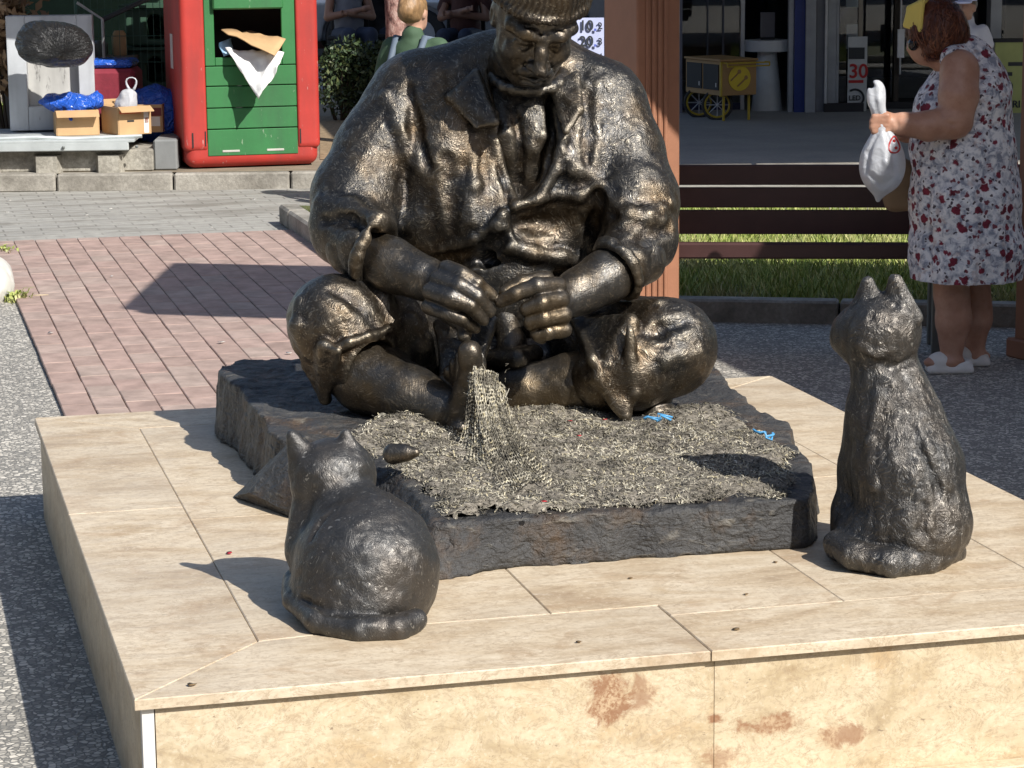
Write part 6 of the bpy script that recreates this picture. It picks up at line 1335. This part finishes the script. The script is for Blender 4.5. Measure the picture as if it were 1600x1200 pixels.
# window notices
redp = plain('red_letters', (.42, .02, .02), .6); blkp = plain('dark_letters', (.03, .035, .04), .6); posterm = plain('notice_paper', (.50, .53, .54), .7)
nz = lambda y: S(1330, y, D0)[2]
nb = S(1334, 135, D0 - .01); nt_ = thing('window_notice', 'white window notice with a red 30 and a dark ring emblem', 'notice', (nb[0], nb[1], nz(180)))
pbx(1324, 1354, nz(181), nz(57), D0 - .03, .004, 'notice_sheet', posterm, nt_)
L_ = S(1326, 120, D0 - .035); letters('number', '30', .17, (L_[0], L_[1], nz(121)), CR, CU, redp, nt_); L_ = S(1325, 131, D0 - .035); MB().box(np.array([L_[0], L_[1], nz(127)]) + CR * .07, (.13, .004, .025), CAX).build('red_line', redp, nt_)
cc_ = S(1336, 153, D0 - .036); MB().tube([cc_ + .075 * (CR * math.cos(t) + CU * math.sin(t)) for t in np.linspace(-2.2, 2.2, 20)], .010, 6).build('ring_emblem', blkp, nt_); letters('small_text', 'LED', .06, cc_ - CR * .055 - CU * .02, CR, CU, blkp, nt_)
pbx(1325, 1350, nz(92), nz(74), D0 - .034, .003, 'dark_band', blkp, nt_)
# pale reflections in the shop glass, stood in for by white panels
for (x0, x1, y0, y1, lb) in ((1322, 1344, 76, 38, 'white panel standing in for a reflection in the shop glass, lower one'), (1322, 1345, 11, -10, 'white panel standing in for a reflection in the shop glass, upper one'), (1402, 1413, 90, 46, 'narrow white display board near the woman\'s face')):
    q = S((x0 + x1) / 2, (y0 + y1) / 2, D0 + .10); r = MB().box(q, ((x1 - x0) / (FPX / D0), .02, (y0 - y1) / (FPX / D0)), CAX, .003).build('reflection_panel', plain('reflection_white', (.80, .82, .84), .6), None); tag(r, lb, 'reflection panel', 'stand-ins for reflections in the shop glass')
# green sign with a big 5, far right
gs = S(1580, 130, D0 - .4); sg = thing('price_sign', 'yellowish green price sign with a large dark 5', 'sign', (gs[0], gs[1], ZS)); gsm = plain('olive_sign', (.40, .44, .16), .6)
zq = lambda y: S(1580, y, D0 - .4)[2]
pbx(1553, 1620, zq(187), zq(66), D0 - .4, .03, 'sign_board', gsm, sg); pbx(1551, 1622, zq(66), zq(60), D0 - .41, .05, 'sign_frame', dk, sg); pbx(1585, 1590, ZS, zq(188), D0 - .39, .03, 'sign_leg', dk, sg)
q = S(1561, 146, D0 - .405); letters('number', '5', .26, q, CR, CU, blkp, sg); q = S(1571, 168, D0 - .405); letters('small_text', 'ARI', .085, q, CR, CU, blkp, sg); pbx(1574, 1600, zq(103), zq(97), D0 - .405, .004, 'dash', blkp, sg)
# white and blue number sign left of the post
ns = S(915, 55, 13.2); sgn = thing('number_sign', 'pale blue sign with dark numbers between statue and post', 'sign', (ns[0], ns[1], .07)); lbm = plain('pale_blue_board', (.52, .56, .78), .6)
pz = lambda y: S(915, y, 13.2)[2]
pbx(868, 944, pz(118), pz(28), 13.2, .02, 'sign_board', lbm, sgn); pbx(904, 910, .07, pz(119), 13.23, .03, 'sign_post', greym, sgn)
for i, (y, a_, b_) in enumerate(((47.5, '10', '2'), (72, '20', '3'), (96, '30', '4'))):
    q = S(905, y, 13.19); letters('number', a_, .075, q, CR, CU, blkp, sgn); q = S(934, y - 2, 13.19); letters('number', b_, .05, q, CR, CU, blkp, sgn)
    q = S(930, y - 1, 13.188); MB().box(q, (.012, .004, .012), CAX).build('dot', plain('blue_dot', (.10, .14, .5), .6), sgn)
# the dark cafe front closing the view behind hedge and bins
caf = thing('cafe_front', 'dark glazed cafe front closing the view beyond the hedge', 'building', S(600, 150, 34) * [1, 1, 0] + [0, 0, .1])
pbx(-200, 1020, .0, 6.5, 36.0, .3, 'back_wall', plain('dark_wall', (.045, .042, .045), .8), caf)
for x in (180, 330, 470, 520, 575, 690, 756, 850, 930): pbx(x, x + (7 if x not in (575,) else 22), .1, 3.0, 33.9, .15, 'mullion', lgrey if x not in (575,) else plain('pale_column', (.40, .40, .40), .7), caf)
for a_, b_ in ((187, 330), (337, 470), (477, 520), (527, 575), (597, 690), (697, 756), (763, 850), (857, 930)): pbx(a_, b_, .5, 3.0, 33.98, .02, 'window_pane', pane, caf)
pbx(150, 1020, .1, .5, 33.9, .2, 'low_wall', plain('maroon_tiles', (.10, .035, .035), .6), caf)
pbx(120, 1030, 3.0, 3.4, 30.5, 6.0, 'roof_slab', wallm, caf)
# silver cars standing in for car reflections in the cafe windows
def car(c, yawd, label):
    a = math.radians(yawd); cx = CR * math.cos(a) + CF * math.sin(a); cyy = CF * math.cos(a) - CR * math.sin(a); A = np.array([cx, cyy, CU]); r = thing('reflection_car', label, 'car', c); s = SD((-2.2, -.95, .05), (2.2, .95, 1.6), .035, c, A)
    s.box((0, 0, .55), (2.1, .84, .30), None, .16); s.box((-.15, 0, 1.05), (1.15, .72, .36), None, .25, .12)
    for x in (-1.3, 1.3): s.cone((x, -1, .32), (x, 1, .32), .36, .36, .0, 'sub')
    V, Q = s.skin(); put('car_body', V, Q, plain('silver_paint', (.50, .52, .55), .25, .4), r, smooth=True)
    for sy in (-.725, .725): MB().prism([(-1.0, .86), (.85, .86), (.45, 1.28), (-.65, 1.28)], -.012, .012, np.array([cx, CU, cyy]), c + cyy * sy).build('side_window', dk, r)
    for x in (-1.3, 1.3):
        for sy in (-.74, .74): w_ = MB().lathe([(.30, -.09), (.32, -.07), (.32, .07), (.30, .09)], np.array(c) + cx * x + cyy * sy + CU * .32, np.array([cx, CU, cyy]), 20).build('wheel', tyre, r); MB().lathe([(.19, -.095), (.19, .095)], np.array(c) + cx * x + cyy * sy + CU * .32, np.array([cx, CU, cyy]), 16).build('rim', lgrey, w_)
    for sy in (-.6, .6): MB().box(np.array(c) + cx * 2.09 + cyy * sy + CU * .68, (.06, .3, .12), A, .02).build('headlight', whp, r)
car((*S(705, 60, 31.5)[:2], .1), 8, 'silver car standing in for a window reflection beyond the statue shoulder'); car((*S(505, 60, 31.5)[:2], .1), 176, 'silver car standing in for a window reflection behind the hedge beside the bin')
# ================================================================== WOMAN WITH A SHOPPING BAG
WB = G(1492, 577); dW = fdist(WB)
wom = thing('person', 'person in flowered sleeveless dress holding a white carrier bag', 'person', (WB[0], WB[1], 0))
def wsd(lo, hi, h): s = SD(lo, hi, h, (WB[0], WB[1], 0), CAX); return (s,) + mk(s)
def wc(ch, *a): return ch(*[(x, y, dW + dd, r) for x, y, dd, r in a])
s, J, ch, surf = wsd((-.42, -.32, 0), (.22, .28, 1.62), .0068)
s.ell(J(1457, 56, dW), (.088, .072, .108)); s.ell(J(1441, 74, dW), (.055, .052, .062), .02); s.cone(J(1426, 66, dW), J(1423, 76, dW), .010, .015, .010); s.ell(J(1448, 92, dW), (.038, .04, .026), .02); s.ell(J(1432, 90, dW), (.014, .026, .010), .008)
pp, rr = wc(ch, (1470, 80, 0, 26), (1500, 112, 0, 32)); s.path(pp, rr, .02)
pp, rr = wc(ch, (1499, 108, -.13, 31), (1498, 150, -.17, 31), (1493, 186, -.18, 28)); s.path(pp, rr, .02)
pp, rr = wc(ch, (1490, 190, -.18, 27), (1450, 196, -.19, 23), (1412, 195, -.20, 18), (1398, 194, -.20, 16)); s.path(pp, rr, .02)
s.ell(J(1383, 194, dW - .20), (.042, .032, .042), .014)
for k, (y, x1) in enumerate(((183, 1366), (190, 1363), (198, 1363), (206, 1366))):
    a, b, c = J(1386, y - 2, dW - .225), J(x1, y, dW - .222), J(x1 + 2, y + 1, dW - .185); s.path([a, b, c], [.0125, .0125, .010], .004)
s.path([J(1394, 184, dW - .19), J(1380, 178, dW - .20), J(1369, 182, dW - .20)], [.015, .013, .010], .006)
pp, rr = wc(ch, (1505, 112, .12, 28), (1478, 180, .16, 26), (1418, 205, .08, 18)); s.path(pp, rr, .02); s.ell(J(1404, 208, dW + .05), (.035, .035, .03), .012)
pp, rr = wc(ch, (1488, 400, -.06, 34), (1486, 460, -.06, 27), (1489, 500, -.06, 26), (1487, 556, -.06, 17)); s.path(pp, rr, .02); s.ell(J(1476, 566, dW - .07), (.085, .042, .03), .02)
pp, rr = wc(ch, (1525, 400, .09, 30), (1522, 460, .09, 24), (1524, 500, .09, 23), (1524, 545, .09, 15)); s.path(pp, rr, .02); s.ell(J(1516, 556, dW + .09), (.08, .04, .03), .02)
s.cone(J(1508, 150, dW), J(1508, 380, dW), .11, .14, .02)
for pts, r_ in (((((1476, 190), (1488, 196), (1500, 192))), .006), ((((1476, 452), (1488, 456), (1500, 452))), .006), ((((1400, 186), (1402, 195), (1400, 205))), .004)):
    P = [surf(x, y, .002, dW - .5, dW + .3) for x, y in pts]; s.path(P, [r_ * .5, r_, r_ * .5], .010, 'sub')
s.ell(J(1494, 490, dW - .05), (.055, .05, .10), .03); s.ell(J(1529, 488, dW + .10), (.05, .045, .09), .03)
s.rough([(.003, 14, 8), (.0014, 40, 9)])
t = NT('sunned_skin'); v = t.obj(); n_ = t.noise(v, 14, 5, .65); f_ = t.noise(v, 120, 3, .6); c = t.ramp(n_, [(.3, (.36, .175, .11)), (.55, (.45, .25, .17)), (.75, (.50, .30, .215))]); c = t.mix(t.ramp(f_, [(.6, 0.0), (.75, .3)]), c, (.28, .12, .07)); t.set('Base Color', c).set('Roughness', .48); t.b.inputs['Subsurface Weight'].default_value = .08; t.b.inputs['Subsurface Radius'].default_value = (.01, .004, .002); t.bump(f_, .15, .002)
V, Q = s.skin(); put('body', V, Q, t.m, wom, smooth=True)
def mat_dress():
    t = NT('flower_print'); v = t.obj(); n = t.noise(v, 32, 4, .6, .5); c = t.ramp(n, [(.38, (.26, .28, .34)), (.48, (.58, .59, .63)), (.58, (.82, .81, .81))])
    c = t.mix(t.ramp(t.noise(t.obj((1, 1, 1), (5, 3, 1)), 24, 3, .6), [(.60, 0.0), (.68, .5)]), c, (.50, .38, .34))
    dv = t.vmath('ADD', v, t.vmath('MULTIPLY', t.vmath('SUBTRACT', t.noise(v, 48, 2, col=True), (.5, .5, .5)), (.028, .028, .028)))
    d2 = t.voro(dv, 36); c = t.mix(t.ramp(d2, [(.19, .95), (.26, 0.0)]), c, (.055, .035, .05))
    d3 = t.voro(t.vmath('ADD', dv, (3.3, 1.7, .9)), 25); c = t.mix(t.ramp(d3, [(.20, .95), (.27, 0.0)]), c, (.16, .015, .03))
    d1 = t.voro(t.vmath('ADD', dv, (.3, 7.7, 2.9)), 17); c = t.mix(t.ramp(d1, [(.26, 1.0), (.32, 0.0)]), c, t.ramp(n, [(.35, (.08, .006, .014)), (.6, (.24, .025, .05))]))
    t.set('Base Color', c).set('Roughness', .85); t.bump(t.noise(v, 9, 3), .3, .02); return t.m
s, J, ch, surf = wsd((-.30, -.36, .38), (.36, .36, 1.52), .0075)
pp, rr = wc(ch, (1514, 106, 0, 46), (1506, 165, 0, 70), (1504, 230, 0, 80), (1508, 310, 0, 86), (1510, 390, 0, 88), (1510, 470, 0, 89)); s.path(pp, rr, .03, flat=((0, 1, 0), .92))
s.ell(J(1465, 172, dW), (.10, .15, .10), .05); s.ell(J(1530, 140, dW), (.11, .17, .13), .05)
pp, rr = wc(ch, (1490, 92, -.10, 22), (1505, 84, 0, 24), (1520, 92, .10, 22)); s.path(pp, rr, .03)
s.cone(J(1497, 112, dW - .30), J(1492, 182, dW - .30), .088, .082, .012, 'sub'); s.cone(J(1490, 186, dW - .21), J(1420, 200, dW - .21), .075, .055, .012, 'sub')
s.cone(J(1455, 78, dW), J(1492, 74, dW), .055, .050, .01, 'sub')
zh0, zh1 = J(1425, 447, dW), J(1596, 434, dW); nn = np.array([-(zh1[2] - zh0[2]), 0, zh1[0] - zh0[0]]); nn /= np.linalg.norm(nn)
gx, gy, gz = [(s.lo[i] + s.h * np.arange(s.n[i])) for i in range(3)]
s.F = np.maximum(s.F, -((gx - zh0[0])[:, None, None] * nn[0] + (gz - zh0[2])[None, None, :] * nn[2] + 0 * gy[None, :, None])).astype(np.float32)
for x in (1450, 1480, 1520, 1560): P = [surf(x, y, .0, dW - .6, dW + .3) for y in (300, 360, 440)]; s.path(P, [.006, .010, .014], .03, 'sub' if x % 40 else 'add')
s.rough([(.009, 7, 2), (.005, 16, 3), (.003, 36, 4)]); V, Q = s.skin(); put('dress', V, Q, mat_dress(), wom, smooth=True)
s, J, ch, surf = wsd((-.24, -.16, 1.15), (.10, .16, 1.64), .0068)
s.ell(J(1464, 42, dW), (.104, .096, .112)); s.ell(J(1486, 58, dW), (.062, .088, .082), .03); s.ell(J(1452, 66, dW - .062), (.050, .030, .062), .02); s.ell(J(1472, 76, dW), (.05, .085, .05), .03); s.ell(J(1430, 46, dW), (.03, .07, .03), .03)
s.box(J(1410, 86, dW), (.070, .2, .070), None, .02, .015, 'sub'); s.box(J(1440, 98, dW), (.035, .2, .035), None, .02, .015, 'sub')
s.rough([(.007, 16, 5), (.006, 34, 6, (1, 1, .5)), (.003, 70, 7)]); V, Q = s.skin(); hm_ = hairm('auburn_hair', (.15, .045, .02), 80); ho = put('hair', V, Q, hm_, wom, smooth=True)
hc_ = V.mean(0); pick = RNG.choice(len(V), 2800); SV = []; SF = []; bd_c = S(1464, 42, dW); bd_d = CR * -.95 + CU * .31
for i in pick:
    if .050 < (V[i] - bd_c) @ bd_d < .098 and V[i][2] > S(1430, 40, dW)[2]: continue
                                                 # loose locks over the mass
    p = V[i]; n_ = (p - hc_) / np.linalg.norm(p - hc_); d_ = np.array([0, 0, -1.0]) + .35 * RNG.normal(0, 1, 3); d_ -= n_ * (d_ @ n_); d_ /= np.linalg.norm(d_) + 1e-6; w_ = np.cross(n_, d_) * .0022; L_ = RNG.uniform(.025, .06); b = len(SV)
    for k in range(4): t_ = k / 3; q_ = p + n_ * (.003 + .006 * math.sin(math.pi * t_) - .012 * t_ * t_) + d_ * L_ * t_; SV += [q_ - w_ * (1 - .7 * t_), q_ + w_ * (1 - .7 * t_)]
    SF += [(b + 2 * k, b + 2 * k + 1, b + 2 * k + 3, b + 2 * k + 2) for k in range(3)]
t = NT('auburn_strands'); r_ = t.rand_isl(); t.set('Base Color', t.ramp(r_, [(0, (.04, .012, .008)), (.6, (.13, .038, .018)), (1, (.26, .09, .04))])).set('Roughness', .42)
tag(put('hair_strands', SV, SF, t.m, ho), kind='stuff')
s, J, ch, surf = wsd((-.24, -.16, 1.2), (.10, .16, 1.64), .0055)
for sg in (-1, 1):
    s.tri(J(1416, 39, dW + sg * .028), J(1422, 13, dW + sg * .030), J(1437, 47, dW + sg * .074), .011, .006); s.tri(J(1422, 13, dW + sg * .030), J(1441, 4, dW + sg * .072), J(1437, 47, dW + sg * .074), .011, .006)
s.tri(J(1416, 39, dW - .028), J(1422, 13, dW - .030), J(1416, 39, dW + .028), .011, .006); s.tri(J(1422, 13, dW - .030), J(1422, 13, dW + .030), J(1416, 39, dW + .028), .011, .006)
s.tri(J(1422, 13, dW - .030), J(1441, 4, dW - .072), J(1450, -2, dW), .011, .006); s.tri(J(1422, 13, dW + .030), J(1441, 4, dW + .072), J(1450, -2, dW), .011, .006); s.tri(J(1422, 13, dW - .030), J(1422, 13, dW + .030), J(1450, -2, dW), .011, .006)
V, Q = s.skin(); put('headband', V, Q, plain('yellow_headband', (.72, .58, .14), .8, var=.06), wom, smooth=True)
s, J, ch, surf = wsd((-.24, -.14, 1.2), (.05, .14, 1.6), .0045)
s.ell(J(1427, 69, dW - .040), (.022, .030, .026)); s.ell(J(1424, 69, dW + .030), (.020, .030, .026), .003); s.path([J(1429, 66, dW - .066), J(1452, 60, dW - .088)], [.007, .006], .003); V, Q = s.skin(); put('sunglasses', V, Q, sung, wom, smooth=True)
shoe_m = plain('white_rubber', (.66, .64, .60), .6, var=.08)
for (x0, x1, yb, dd) in ((1447, 1520, 580, -.07), (1488, 1546, 566, .09)):
    s, J, ch, surf = wsd((-.30, -.25, -.01), (.30, .25, .2), .006); zt2 = 0.0; c = J((x0 + x1) / 2, yb - 6, dW + dd); c[2] = 0; hl = (x1 - x0) / 2 * dW / FPX
    s.box((c[0], c[1], .014), (hl, .048, .013), None, .010); s.ell((c[0] - hl * .38, c[1], .042), (hl * .60, .046, .042), .015); s.ell((c[0] + hl * .55, c[1], .034), (hl * .42, .044, .030), .02); s.cone((c[0] + hl * .1, c[1], .12), (c[0] + hl * .35, c[1], .07), .05, .042, .01, 'sub')
    V, Q = s.skin(); put('shoe', V, Q, shoe_m, wom, smooth=True)
# the white carrier bag hanging from the fist
s, J, ch, surf = wsd((-.48, -.36, .55), (-.10, .0, 1.40), .006)
dB = dW - .205
s.ell(J(1369, 146, dB), (.040, .026, .056)); s.cone(J(1370, 160, dB), J(1376, 190, dB), .034, .026, .02); s.cone(J(1376, 190, dB), J(1380, 225, dB), .024, .05, .02); s.ell(J(1379, 258, dB), (.088, .066, .115), .03); s.cone(J(1380, 270, dB), J(1372, 312, dB), .06, .012, .03)
s.cone(J(1361, 133, dB - .08), J(1361, 133, dB + .08), .008, .008, .002, 'sub')
for pts, r_, m_ in ((((1384, 206), (1396, 240), (1398, 275)), .007, 'sub'), (((1372, 208), (1356, 240), (1352, 270)), .006, 'sub'), (((1380, 215), (1384, 255), (1378, 300)), .006, 'add'), (((1360, 275), (1378, 290), (1394, 282)), .006, 'sub'), (((1364, 138), (1366, 160), (1374, 186)), .006, 'sub')):
    P = [surf(x, y, .002 if m_ == 'sub' else -.002, dB - .2, dB + .2) for x, y in pts]; s.path(P, [r_ * .6, r_, r_ * .5], .016, m_)
s.rough([(.007, 8, 1), (.002, 24, 2)]); V, Q = s.skin(); bo = put('carrier_bag', V, Q, whitep, smooth=True); tag(bo, 'white plastic carrier bag hanging from the hand of the person in the dress', 'carrier bag')
q = [s.o + s.ax.T @ surf(1397 + 8 * math.cos(t) + 2 * math.sin(2 * t), 226 + 13 * math.sin(t), .0005, dB - .2, dB + .2) for t in np.linspace(0, 2 * math.pi, 19)]; MB().tube(q, .0036, 6, False).build('red_print', redp, bo, True)
for (x, y) in ((1397, 217), (1400, 228)): MB().lathe([(.006, 0), (.006, .003)], s.o + s.ax.T @ surf(x, y + 3, .001, dB - .2, dB + .2), np.array([CR, CU, -CF]), 10).build('red_print', redp, bo)
# tan handbag beyond it
s, J, ch, surf = wsd((-.40, -.1, .45), (0, .25, 1.0), .007); s.ell(J(1400, 285, dW + .06), (.06, .05, .115)); s.box(J(1405, 290, dW + .06), (.06, .045, .10), None, .03, .02); s.rough([(.004, 14, 3)]); V, Q = s.skin(); tag(put('handbag', V, Q, plain('tan_leather', (.20, .13, .07), .6), smooth=True), 'tan handbag held behind the white carrier bag', 'handbag')
# passer-by in a white cap further back
p = S(1510, 60, 17.6); person((p[0], p[1], .10), 1.12, -35, 'person in pale blue cap standing beyond the person in the dress', plain('pale_top', (.45, .45, .5), .8), jean, hairm('brown_hair', (.10, .06, .03)), skin2, cap=plain('paleblue_cap', (.50, .54, .78), .7), cross=False)
# ================================================================== ADDED BLOCKS behind and beside the viewer, unseen: dark surroundings for the bronze to reflect
def block(c, ax, L, D, Hh, col, label, floors=3, n=7):
    r = thing('added_building', label, 'building', c, 'apartment blocks added for the bronze to reflect'); A = np.array(ax); c = np.array(c, float)
    wm = plain('render_' + label.split()[0], col, .85, var=.08, scale=.6)
    MB().box(c + CU * Hh / 2, (L, D, Hh), A).build('wall', wm, r); MB().box(c + CU * (Hh + .15), (L + .6, D + .6, .3), A).build('roof', roofm, r)
    wmsh = MB(); wmsh.box((0, 0, 0), (1.5, .12, 1.6), A); me = mesh_from('window', wmsh.v, wmsh.f); me.materials.append(dk)
    for f in range(floors):
        for k in range(n):
            o = bpy.data.objects.new('window', me); link(o, r); p = np.array(((k + .5) / n * L - L / 2, D / 2 + .03, 1.9 + f * Hh / floors)) @ A; o.location = tuple(p)
        MB().box(c + np.array((0, D / 2 + .5, .9 + f * Hh / floors)) @ A, (L * .96, 1.0, .12), A).build('balcony', wm, r) if f else None
E_ = np.eye(3)
block((2, -26, 0), E_, 52, 9, 12.5, (.24, .21, .18), 'ochre apartment block added behind the viewer for the bronze to reflect')
block((-25, 4, 0), np.array([[0, -1, 0], [1, 0, 0], [0, 0, 1.0]]), 44, 9, 12, (.20, .20, .21), 'grey apartment block added on the left for the bronze to reflect')
block((34, 0, 0), np.array([[0, 1, 0], [-1, 0, 0], [0, 0, 1.0]]), 40, 9, 11, (.22, .20, .19), 'brownish apartment block added on the right for the bronze to reflect')
